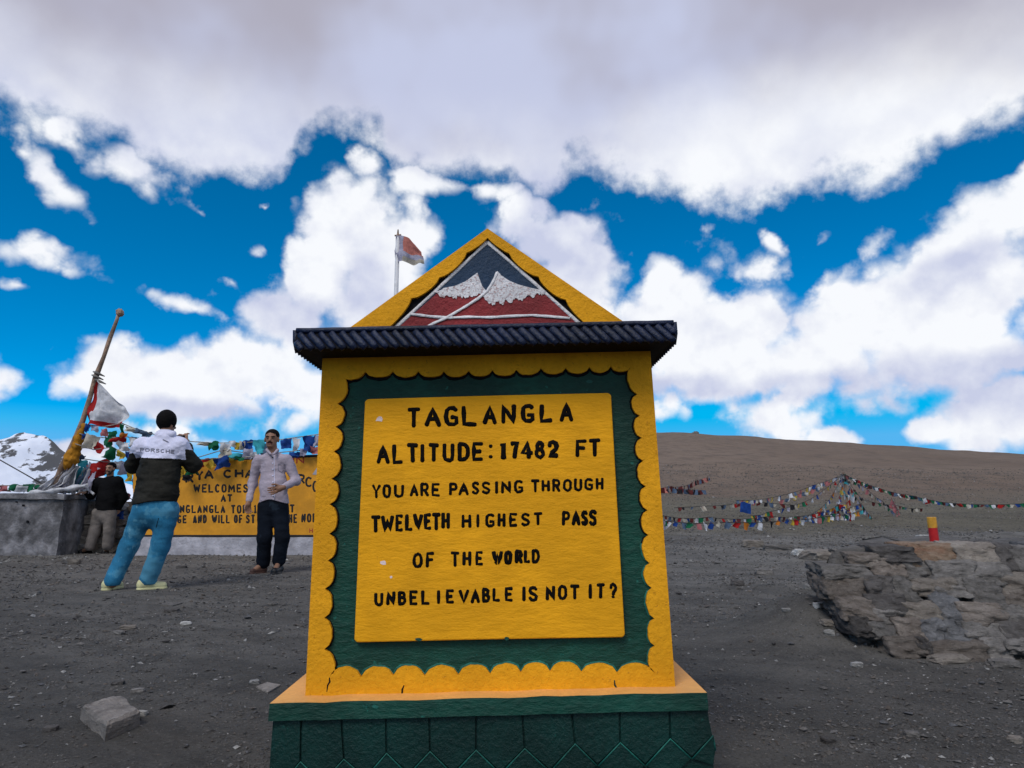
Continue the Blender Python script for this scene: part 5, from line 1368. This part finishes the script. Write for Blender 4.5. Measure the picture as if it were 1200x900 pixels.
for lb, pts, n_, s_, cols in ANCH:
    slope_string(lb, [apex.copy()] + [T(*p) for p in pts], int(n_ * 1.1), s_ * .85, cols, G3, sag=.04, jitter=.45)
slope_string('loose heap of bright flags at the foot of the mast', [T(960, 600, 19.2), T(985, 590, 20), T(1000, 603, 19.5), T(975, 602, 19), T(1010, 598, 20)], 34, .18, ['red', 'blue', 'white', 'blue', 'yellow', 'orange', 'teal', 'green', 'lavender'], G3, sag=.05, jitter=.5)
slope_string('scattered small worn flags on the slope between the red strip and the tangle', [T(790, 595, 20), T(850, 592, 21), T(885, 588, 22), T(930, 592, 20)], 22, .15, ['maroon', 'black', 'slate', 'cream', 'red'], G3, sag=.0, jitter=.5)
slope_string('short string with one long faded red cloth right of the tangle', [T(1044, 583, 22), T(1052, 598, 21)], 6, .28, ['faded_red', 'pink'], G3, sag=0, jitter=.5)
bf = surf('flag_square', lambda u, v: P(868 + 12 * u, 588 + 12 * v + 2 * u, 19.0), 5, 5, 'cloth_blue', None, wave=.05, loc=tuple(P(874, 594, 19.0)))
tag(bf, 'single square blue flag standing up from the slope left of the tangle', 'flag')

# =================================================================== PEOPLE
paint('skin', (0.26, 0.135, 0.085), .12, .55, 60, .1)
paint('skin_pale', (0.30, 0.17, 0.115), .12, .55, 60, .1)
paint('hair_black', (0.006, 0.005, 0.005), .2, .8, 150, .6, spec=.1)
paint('beard_black', (0.02, 0.015, 0.014), .2, .8, 150, .6)
paint('eye_dark', (0.02, 0.015, 0.015), .1, .3, 50, 0)
paint('jeans_blue', (0.018, 0.155, 0.29), .18, .85, 120, .3, streak=(1, 1, .5), spots=(3.5, .47, .5), spotcol=(0.09, 0.28, 0.40), worn=(7, .60, .4, (0.20, 0.38, 0.48)), bdist=.004)
paint('trouser_navy', (0.006, 0.009, 0.016), .2, .9, 120, .3, spec=.1, spots=(6, .6, .4), spotcol=(0.025, 0.04, 0.06), bdist=.004)
paint('trouser_grey', (0.155, 0.135, 0.125), .2, .85, 60, .3, spots=(9, .58, .5), spotcol=(.09, .08, .075), bdist=.004)
paint('jacket_white', (0.66, 0.66, 0.84), .08, .75, 60, .2, bdist=.004)
paint('jacket_olive', (0.020, 0.019, 0.016), .2, .8, 50, .3, bdist=.004, spec=.12)
paint('jacket_black', (0.005, 0.005, 0.006), .15, .9, 50, .2, bdist=.004, spec=.08)
paint('shirt_lilac', (0.36, 0.31, 0.37), .08, .8, 60, .2, streak=(6, 1, .2), bdist=.003)
paint('shoe_cream', (0.55, 0.53, 0.30), .12, .7, 60, .2); paint('shoe_black', (.012, .012, .014), .2, .45, 60, .2); paint('sandal_brown', (.10, .05, .04), .2, .6, 60, .2)
paint('phone_black', (.01, .01, .012), .1, .3, 20, .05); paint('print_grey', (.20, .20, .26), .1, .7, 60, .1)
def cap(a, b, ra, rb=None, ys=1.0, k=None):
    return ('cap', a, b, ra, ra if rb is None else rb, ys) + ((k,) if k else ())
def hand(w_, d, side, up, s=1.0, curl=.25, th=1):
    """palm and five fingers. w_: wrist, d: direction, side: across the palm, up: palm normal, th: side of the thumb"""
    d, side, up = [np.array(v, float) / np.linalg.norm(v) for v in (d, side, up)]
    pr = [cap(w_ - d * .02, w_ + d * .035 * s, .026 * s, .030 * s, k=.02), cap(w_ + d * .03 * s - side * .018 * s, w_ + d * .078 * s - side * .022 * s, .019 * s, .016 * s, k=.015), cap(w_ + d * .03 * s + side * .018 * s, w_ + d * .078 * s + side * .022 * s, .019 * s, .016 * s, k=.015)]
    for i, (off, ln) in enumerate(((-.034, .058), (-.012, .076), (.011, .082), (.033, .072))):
        if th < 0: off = -off
        b0 = w_ + d * .088 * s + side * off * s; b1 = b0 + (d + side * off * 3) * ln * .5 * s + up * curl * .03; b2 = b1 + (d * (1 - curl) + side * off * 2) * ln * .5 * s + up * curl * .055
        pr += [cap(b0 - d * .02, b1, .0105 * s, .0098 * s, k=.004), cap(b1, b2, .0098 * s, .0085 * s, k=.004)]
    t0_ = w_ + d * .03 * s + side * th * .028 * s; t1_ = t0_ + d * .032 * s + side * th * .030 * s + up * .012; t2_ = t1_ + d * .034 * s + side * th * .006 * s + up * .014
    pr += [cap(t0_, t1_, .014 * s, .012 * s, k=.01), cap(t1_, t2_, .012 * s, .010 * s, k=.004)]
    return pr
def head(c, f, tilt=0.0, s=1.0):
    """f = -1 faces the camera, +1 faces away"""
    c = np.array(c, float); fx = np.array([tilt, f, 0.0]); fx /= np.linalg.norm(fx); sd = np.array([fx[1], -fx[0], 0.0])
    Z = np.array([0, 0, 1.0])
    def q(a, b, z): return c + (sd * a + fx * b + Z * z) * s
    pr = [('ell', q(0, -.012, .030), (.078 * s, .096 * s, .090 * s)), ('ell', q(0, .020, -.045), (.058 * s, .070 * s, .075 * s), .03), cap(q(0, .080, .010), q(0, .103, -.022), .010 * s, .015 * s, k=.015),
          ('ell', q(0, .062, -.088), (.030 * s, .028 * s, .022 * s), .02), cap(q(-.035, .078, .030), q(.035, .078, .030), .012 * s, k=.02),
          ('ell', q(.080, -.005, -.005), (.012 * s, .024 * s, .034 * s), .008), ('ell', q(-.080, -.005, -.005), (.012 * s, .024 * s, .034 * s), .008)]
    return pr, q
def face_bits(par, q, s, brow=True, moustache=False, beard=False):
    for sg in (-1, 1):
        mb = MB(); A_, F_ = rock_verts(4, (.011 * s, .008, .006 * s), 1, 0, 0); mb.add(A_ + q(sg * .031, .083, .008), F_); mb.build('eye', 'eye_dark', par, smooth=True)
        mb = MB(); tube(mb, [q(sg * .014, .090, .026), q(sg * .034, .088, .031), q(sg * .052, .074, .025)], .0065 * s, 6); mb.build('eyebrow', 'hair_black', par, smooth=True)
    mb = MB(); tube(mb, [q(-.026, .083, -.062), q(0, .094, -.060), q(.026, .083, -.062)], .0075 * s, 6); mb.build('lips', 'lips', par, smooth=True)
    if moustache:
        mb = MB(); tube(mb, [q(-.032, .080, -.050), q(-.016, .094, -.043), q(.016, .094, -.043), q(.032, .080, -.050)], [.004 * s, .008 * s, .008 * s, .004 * s], 7); mb.build('moustache', 'hair_black', par, smooth=True)
    if beard:
        sdf_build('beard', [cap(q(-.066, .02, -.03), q(-.04, .055, -.085), .018 * s), cap(q(.066, .02, -.03), q(.04, .055, -.085), .018 * s), cap(q(-.04, .055, -.085), q(.04, .055, -.085), .026 * s), cap(q(-.03, .083, -.048), q(.03, .083, -.048), .010 * s), cap(q(-.036, .075, -.05), q(-.03, .07, -.085), .012 * s), cap(q(.036, .075, -.05), q(.03, .07, -.085), .012 * s)], .006, 'beard_black', par, k=.012)
paint('lips', (0.20, 0.07, 0.06), .1, .5, 60, .1)
def folds(amp, fr, seed=0):
    return lambda x, y, z: amp * (fbm(x * fr + seed, y * fr, z * fr * 1.8, 4, .6) + .16 * np.sin((z * 3 + x * 1.5) * fr * 1.4 + 3 * fbm(x * 4 + seed, y * 4, z * 4, 2)))

# --- man photographing, seen from behind
YN = G(150, 691)[1]
man = empty('person', G(155, 690), 'man seen from behind in a white and dark jacket, blue jeans and black cap, photographing', 'person')
J = lambda x, y, dy=0.0: P(x, y, YN + dy)
hp, hq = head(J(195.5, 498, .05), 1, .45)
sh_l, sh_r = J(165, 522), J(212, 522)
elL, elR = J(156, 546, .18), J(226.5, 545, .12)
wrL, wrR = J(203, 520, .46), J(218.5, 520, .42)
hipL, hipR = J(170, 594), J(195, 594); knL, knR = J(151, 640, .03), J(188, 640, .03); anL, anR = J(132, 684, -.05), J(173, 684, .05)
foot_l, foot_r = G(128, 691), G(166, 691)
body = hp + [cap(J(195, 505, .03), J(193, 520, .0), .058, .07), cap(J(190, 528), J(184, 585), .14, .13, .7), cap(sh_l, sh_r, .07), cap(sh_l, elL, .05, .042), cap(elL, wrL, .04, .027), cap(sh_r, elR, .05, .042), cap(elR, wrR, .04, .027),
             cap(hipL, knL, .08, .055), cap(knL, anL, .055, .04), cap(hipR, knR, .08, .055), cap(knR, anR, .055, .04), cap(anL, foot_l + np.array([-.02, .10, .04]), .035), cap(anR, foot_r + np.array([.1, .08, .04]), .035)]
body += hand(wrL, (.45, .1, .55), (0.9, 0.2, -.4), (0, 1, 0), curl=.9, th=-1) + hand(wrR, (-.45, .15, .8), (0.6, 0.4, .5), (0, .8, 0), curl=.9, th=-1)
sdf_build('body', body, .0085, 'skin', man, k=.025)
def jcut(x, y, z): return (J(180, 589.5)[2] - .02 * np.sin(x * 9) - z) + 0 * x + 0 * y
yoke = J(190, 538)[2]
jk = [cap(J(190, 527), J(187, 552), .17, .20, .66), cap(J(187, 552), J(181, 592), .205, .24, .64), cap(sh_l + np.array([.04, 0, .0]), J(192, 517), .08, .085, ys=.85), cap(J(192, 517), sh_r + np.array([-.04, 0, .0]), .085, .08, ys=.85), cap(J(194, 511, .01), J(194, 519), .07, .09, .9),
      cap(sh_l, elL, .084, .075), cap(elL, elL * .15 + wrL * .85, .075, .05), cap(sh_r, elR, .084, .076), cap(elR, elR * .12 + wrR * .88, .075, .048)]
def jm(x, y, z):
    left = (x - J(196, 540)[0])
    lim = yoke - .10 * np.clip(left, -1, 1) * .3
    dark = z < lim
    arm = (y > YN + .16) | ((x > J(219, 530)[0]) & (z < J(219, 527)[2])) | ((x < J(159, 530)[0]) & (z < J(159, 531)[2]))
    return (dark | arm).astype(int)
jack = sdf_build('jacket', jk, .0085, ['jacket_white', 'jacket_olive'], man, matfn=jm, cut=jcut, noise=folds(.018, 8, 2), k=.05)
sdf_build('jacket_collar', [cap(J(186, 510, -.03), J(202, 509, -.03), .038, k=.02), cap(J(186, 510, -.03), J(187, 509, .07), .032, k=.02), cap(J(202, 509, -.03), J(203, 508, .08), .032, k=.02)], .008, 'jacket_white', man, k=.02)
# seam between the white yoke and the dark cloth
dg = bpy.context.evaluated_depsgraph_get()
bvh = BVHTree.FromObject(jack, dg); org_ = Vector(world_origin(jack))
def onjack(p, off=.003):
    o0 = Vector((0, 0, HC)); d = (Vector(p) - o0).normalized()
    hit = bvh.ray_cast(o0 - org_, d)
    if hit[0] is None: return np.array(p)
    return np.array(hit[0] + org_ - d * off)
mb = MB(); tube(mb, [onjack(J(x, 536.8 + (x - 160) * .035), .002) for x in range(161, 213, 3)], .006, 6); mb.build('seam', 'jacket_olive', man, smooth=True)
for ch, x0, x1 in (('P', 164, 169), ('O', 170, 175.5), ('R', 176.5, 181.5), ('S', 182.5, 187), ('C', 188, 193), ('H', 194, 199), ('E', 200, 204.5)):
    sl = (x0 - 164) * .06
    letter(ch, x0, x1, 524.6 + sl, 529.4 + sl, YN - .2, man, 'print_grey', 1.15, relief=.25, jit=0, proj=onjack)
mb = MB(); tube(mb, [onjack(J(x, 514.5 + (x - 190) * .5)) for x in (191, 193, 195, 197)], .006, 6); mb.build('collar_print', 'print_grey', man)
# jeans
jl = [cap(J(181, 588), J(182, 597), .20, .205, .66), cap(J(169, 598), knL, .122, .090, .9), cap(knL, anL + np.array([0, 0, .035]), .090, .084, .95), cap(J(196, 598), knR, .122, .092, .9), cap(knR, anR + np.array([0, 0, .035]), .092, .086, .95)]
zc = foot_l[2] + .045
sdf_build('jeans', jl, .0085, 'jeans_blue', man, noise=folds(.007, 11, 5), k=.04, cut=lambda x, y, z: zc - z + 0 * x + 0 * y)
mb = MB(); tube(mb, [J(186, 607, -.135), J(184.5, 612, -.13), J(183, 618, -.10)], .004, 5); mb.build('seam', 'trouser_navy', man)
def shoe(par, heel, toe, mat, sole, w_=.045, h_=.05):
    heel, toe = np.array(heel), np.array(toe)
    z0_ = heel[2]
    sdf_build('shoe', [cap(heel + [0, 0, .045], toe + [0, 0, .032], w_ + .002, w_ - .008, k=.02), ('ell', heel + np.array([0, 0, .06]), (w_, w_, .055), .03)], .007, mat, par, k=.02, cut=lambda x, y, z: z0_ + .012 - z + 0 * x + 0 * y)
    sdf_build('sole', [cap(heel + [0, 0, .004], toe + [0, 0, .004], w_ + .006, w_ - .002, k=.01)], .007, sole, par, cut=lambda x, y, z: np.abs(z - z0_ - .008) - .014 + 0 * x + 0 * y)
shoe(man, foot_l + np.array([-.01, -.03, 0]), foot_l + np.array([-.01, .15, 0]) + np.array([.03, 0, 0]), 'shoe_cream', 'shoe_cream')
shoe(man, foot_r + np.array([.0, 0, 0]), foot_r + np.array([.17, .10, 0]), 'shoe_cream', 'shoe_cream')
# cap and hair
hc_ = J(195, 494.5, .04)
sdf_build('knitted_cap', [('ell', hc_ + np.array([0, 0, .018]), (.100, .112, .118))], .008, 'hair_black', man, cut=lambda x, y, z: (hc_[2] - .098 + .25 * (y - hc_[1]) * 0 + .5 * np.maximum(0, x - hc_[0]) - z), noise=folds(.003, 20))
phone = MB(); c = J(209.5, 512.6, .31)
A_, F_ = rock_verts(4, (.070, .008, .026), 1, 0, 1.0); phone.add(A_ + c, F_)
tag(phone.build('mobile_phone', 'phone_black', loc=tuple(c), bevel=.004), 'black mobile phone held up sideways by the man in jeans', 'phone')

# --- man in the lilac shirt, facing the camera
YM_ = G(315, 671.5)[1]
man2 = empty('person', G(316, 671), 'man in a lilac striped shirt and dark trousers facing the camera, hand at waist', 'person')
K = lambda x, y, dy=0.0: P(x, y, YM_ + dy)
sc_ = 1.06
hp, hq = head(K(318.5, 514.8, -.02), -1, .10, sc_)
s1, s2 = K(302, 539), K(337, 538.5); e1, e2 = K(296, 567, .05), K(347, 563.5, .02); w1, w2 = K(291.5, 588, -.08), K(331, 571.5, -.24)
h1, h2 = K(312, 594), K(328, 594); k1, k2 = K(310, 630, -.04), K(331, 630, -.03); a1, a2 = K(308.5, 660, .02), K(327, 658, .0)
f1_, f2_ = G(306, 671.5), G(325.5, 671.5)
body = hp + [cap(K(319, 523), K(319.5, 536), .060, .068), cap(K(319, 550), K(320, 585), .12, .12, .65), cap(s1, s2, .042), cap(s1, e1, .045, .04), cap(e1, w1, .038, .026), cap(s2, e2, .045, .04), cap(e2, w2, .038, .026),
             cap(h1, k1, .075, .055), cap(k1, a1, .05, .038), cap(h2, k2, .075, .055), cap(k2, a2, .05, .038), cap(a1, f1_ + np.array([-.06, -.10, .035]), .032), cap(a2, f2_ + np.array([.0, -.12, .035]), .032)]
body += hand(w1, (.02, -.25, -.95), (.5, .8, 0), (.9, -.3, 0), 1.05, .5, th=-1) + hand(w2, (-.92, -.15, -.30), (.25, .2, -.9), (.1, -1, .2), 1.1, .25, th=-1)
sdf_build('body', body, .0085, 'skin', man2, k=.022)
face_bits(man2, hq, sc_, moustache=True)
sdf_build('hair', [('ell', hq(0, -.022, .048), (.086 * sc_, .098 * sc_, .084 * sc_))], .006, 'hair_black', man2, cut=lambda x, y, z: np.maximum(hq(0, 0, .000)[2] - z + 0 * x + 0 * y, np.minimum(hq(0, 0, .062)[2] - z, -(y - hq(0, .040, 0)[1])) + 0 * x), noise=folds(.003, 25))
hem = K(320, 588)[2]
def shm(x, y, z): return np.zeros_like(x)
sdf_build('shirt', [cap(K(319.5, 546), K(320, 568), .150, .165, .70), cap(K(320, 568), K(321, 592), .17, .19, .70), cap(s1 + np.array([.04, 0, -.01]), K(319, 535), .062, .07, ys=.85), cap(K(319, 535), s2 + np.array([-.04, 0, -.01]), .07, .062, ys=.85), cap(s1, e1, .066, .057), cap(e1, e1 * .08 + w1 * .92, .054, .042), cap(s2, e2, .066, .058), cap(e2, e2 * .1 + w2 * .9, .056, .043)],
          .008, 'shirt_lilac', man2, cut=lambda x, y, z: hem + .025 * np.cos((x - K(320, 588)[0]) * 14) - .0 - z + 0 * y, noise=folds(.014, 9, 4), k=.04)
# collar, placket, buttons, pocket
for sg in (-1, 1):
    sdf_build('collar', [cap(K(319 + sg * 6, 527.5, -.04), K(319 + sg * 2, 532, -.13), .020, .015, k=.01), cap(K(319 + sg * 6.5, 528, -.02), K(319 + sg * 6, 527, .05), .02, .02)], .007, 'shirt_lilac', man2, k=.01)
sh_o = [o for o in man2.children if o.name.startswith('shirt')][0]
dg = bpy.context.evaluated_depsgraph_get(); bvh = BVHTree.FromObject(sh_o, dg); org_ = Vector(world_origin(sh_o))
for y_ in (536, 543, 550, 557.5, 565, 573, 581):
    mb = MB(); A_, F_ = rock_verts(3, (.008, .005, .008), 1, 0, 0); mb.add(A_ + onjack(K(319.5 + (y_ - 536) * .01, y_)), F_); mb.build('button', 'phone_black' if y_ < 540 else 'jacket_white', man2, smooth=True)
mb = MB(); tube(mb, [onjack(K(321.3 + (y_ - 533) * .01, y_), .002) for y_ in range(533, 587, 4)], .004, 5); mb.build('placket', 'jacket_white', man2, smooth=True)
mb = MB(); tube(mb, [onjack(K(x, y), .002) for x, y in ((326, 544), (334, 544), (334, 551), (330, 553.5), (326, 551), (326, 544))], .004, 5); mb.build('pocket', 'print_grey', man2, smooth=True)
sdf_build('trousers', [cap(K(320, 585), K(320, 594), .155, .16, .7), cap(h1, k1, .112, .090, .9), cap(k1, a1 + np.array([0, 0, .02]), .090, .088, .95), cap(h2, k2, .112, .090, .9), cap(k2, a2 + np.array([0, 0, .02]), .090, .084, .95)],
          .0085, 'trouser_navy', man2, noise=folds(.008, 10, 8), k=.03, cut=lambda x, y, z: np.maximum(f1_[2] + .028 - z, z - K(320, 584)[2]) + 0 * x + 0 * y)
shoe(man2, f1_ + np.array([.02, .02, 0]), f1_ + np.array([-.07, -.12, 0]), 'sandal_brown', 'sandal_brown', .042)
shoe(man2, f2_ + np.array([.0, .04, 0]), f2_ + np.array([.0, -.13, 0]), 'shoe_black', 'shoe_black', .052)

# --- bearded man leaning at the plinth
YF_ = 12.0 - .35
fz = G(122, 649); YF_ = fz[1]
man3 = empty('person', G(120, 648.5), 'bearded man in a black jacket and grey trousers leaning beside the cement plinth', 'person')
Q = lambda x, y, dy=0.0: P(x, y, YF_ + dy)
hp, hq = head(Q(129.5, 549.5, -.02), -1, -.12, .93)
s1, s2 = Q(115, 565.5), Q(138.5, 564); e1, e2 = Q(106.5, 580, .03), Q(144.5, 583, .08); w1, w2 = Q(100.5, 577, -.12), Q(139, 596, .06)
h1, h2 = Q(116, 601), Q(129, 600); k1, k2 = Q(111, 622), Q(128, 622); a1, a2 = Q(105.5, 641.5), Q(126, 641)
f1_, f2_ = G(104, 648), G(126, 648)
body = hp + [cap(Q(129.5, 555), Q(128, 564), .055, .065), cap(Q(127, 570), Q(123, 597), .13, .13, .7), cap(s1, s2, .06), cap(s1, e1, .045, .04), cap(e1, w1, .038, .026), cap(s2, e2, .045, .04), cap(e2, w2, .038, .026),
             cap(h1, k1, .075, .055), cap(k1, a1, .05, .038), cap(h2, k2, .075, .055), cap(k2, a2, .05, .038), cap(a1, f1_ + np.array([-.05, -.12, .035]), .032), cap(a2, f2_ + np.array([.03, -.12, .035]), .032)]
body += hand(w1, (-.7, -.3, -.1), (.2, .8, 0), (0, 0, -1), 1.0, .3, th=1) + hand(w2, (-.4, -.1, -.9), (.5, .8, 0), (0, -1, 0), 1.0, .6, th=1)
sdf_build('body', body, .010, 'skin_pale', man3, k=.022)
face_bits(man3, hq, .93, beard=True)
sdf_build('hair', [('ell', hq(0, -.020, .044), (.080, .092, .082))], .008, 'hair_black', man3, cut=lambda x, y, z: np.maximum(hq(0, 0, .000)[2] - z + 0 * x + 0 * y, np.minimum(hq(0, 0, .062)[2] - z, -(y - hq(0, .040, 0)[1])) + 0 * x))
hm3 = Q(124, 598)[2]
sdf_build('jacket', [cap(Q(127.5, 571), Q(126, 585), .165, .18, .72), cap(Q(126, 585), Q(123.5, 602), .18, .185, .72), cap(s1 + np.array([.05, 0, 0]), s2 + np.array([-.05, 0, 0]), .085, ys=.85), cap(Q(129, 561), Q(128.5, 566), .065, .09), cap(s1, e1, .09, .078), cap(e1, e1 * .1 + w1 * .9, .075, .05), cap(s2, e2, .09, .08), cap(e2, e2 * .1 + w2 * .9, .075, .05)],
          .010, 'jacket_black', man3, cut=lambda x, y, z: hm3 - z + 0 * x + 0 * y, noise=folds(.010, 8, 11), k=.045)
sdf_build('trousers', [cap(Q(122.5, 597), Q(122.5, 603), .165, .17, .7), cap(h1, k1, .115, .095, .9), cap(k1, a1 + np.array([0, 0, .02]), .095, .09, .95), cap(h2, k2, .115, .095, .9), cap(k2, a2 + np.array([0, 0, .02]), .095, .09, .95)],
          .010, 'trouser_grey', man3, noise=folds(.009, 10, 14), k=.03, cut=lambda x, y, z: np.maximum(f1_[2] + .06 - z, z - hm3 - .03) + 0 * x + 0 * y)
shoe(man3, f1_ + np.array([.0, .02, 0]), f1_ + np.array([-.05, -.16, 0]), 'shoe_black', 'shoe_black', .05)
shoe(man3, f2_ + np.array([.0, .02, 0]), f2_ + np.array([.03, -.16, 0]), 'shoe_black', 'shoe_black', .05)
mb = MB(); tube(mb, [Q(98, 575.5, -.14), Q(103, 573.5, -.14), Q(110, 579, -.16)], .022, 8); tag(mb.build('white_cloth', 'cloth_white', loc=tuple(Q(104, 575, -.14))), 'small twisted white cloth in the bearded man\'s hand on the plinth edge', 'cloth')
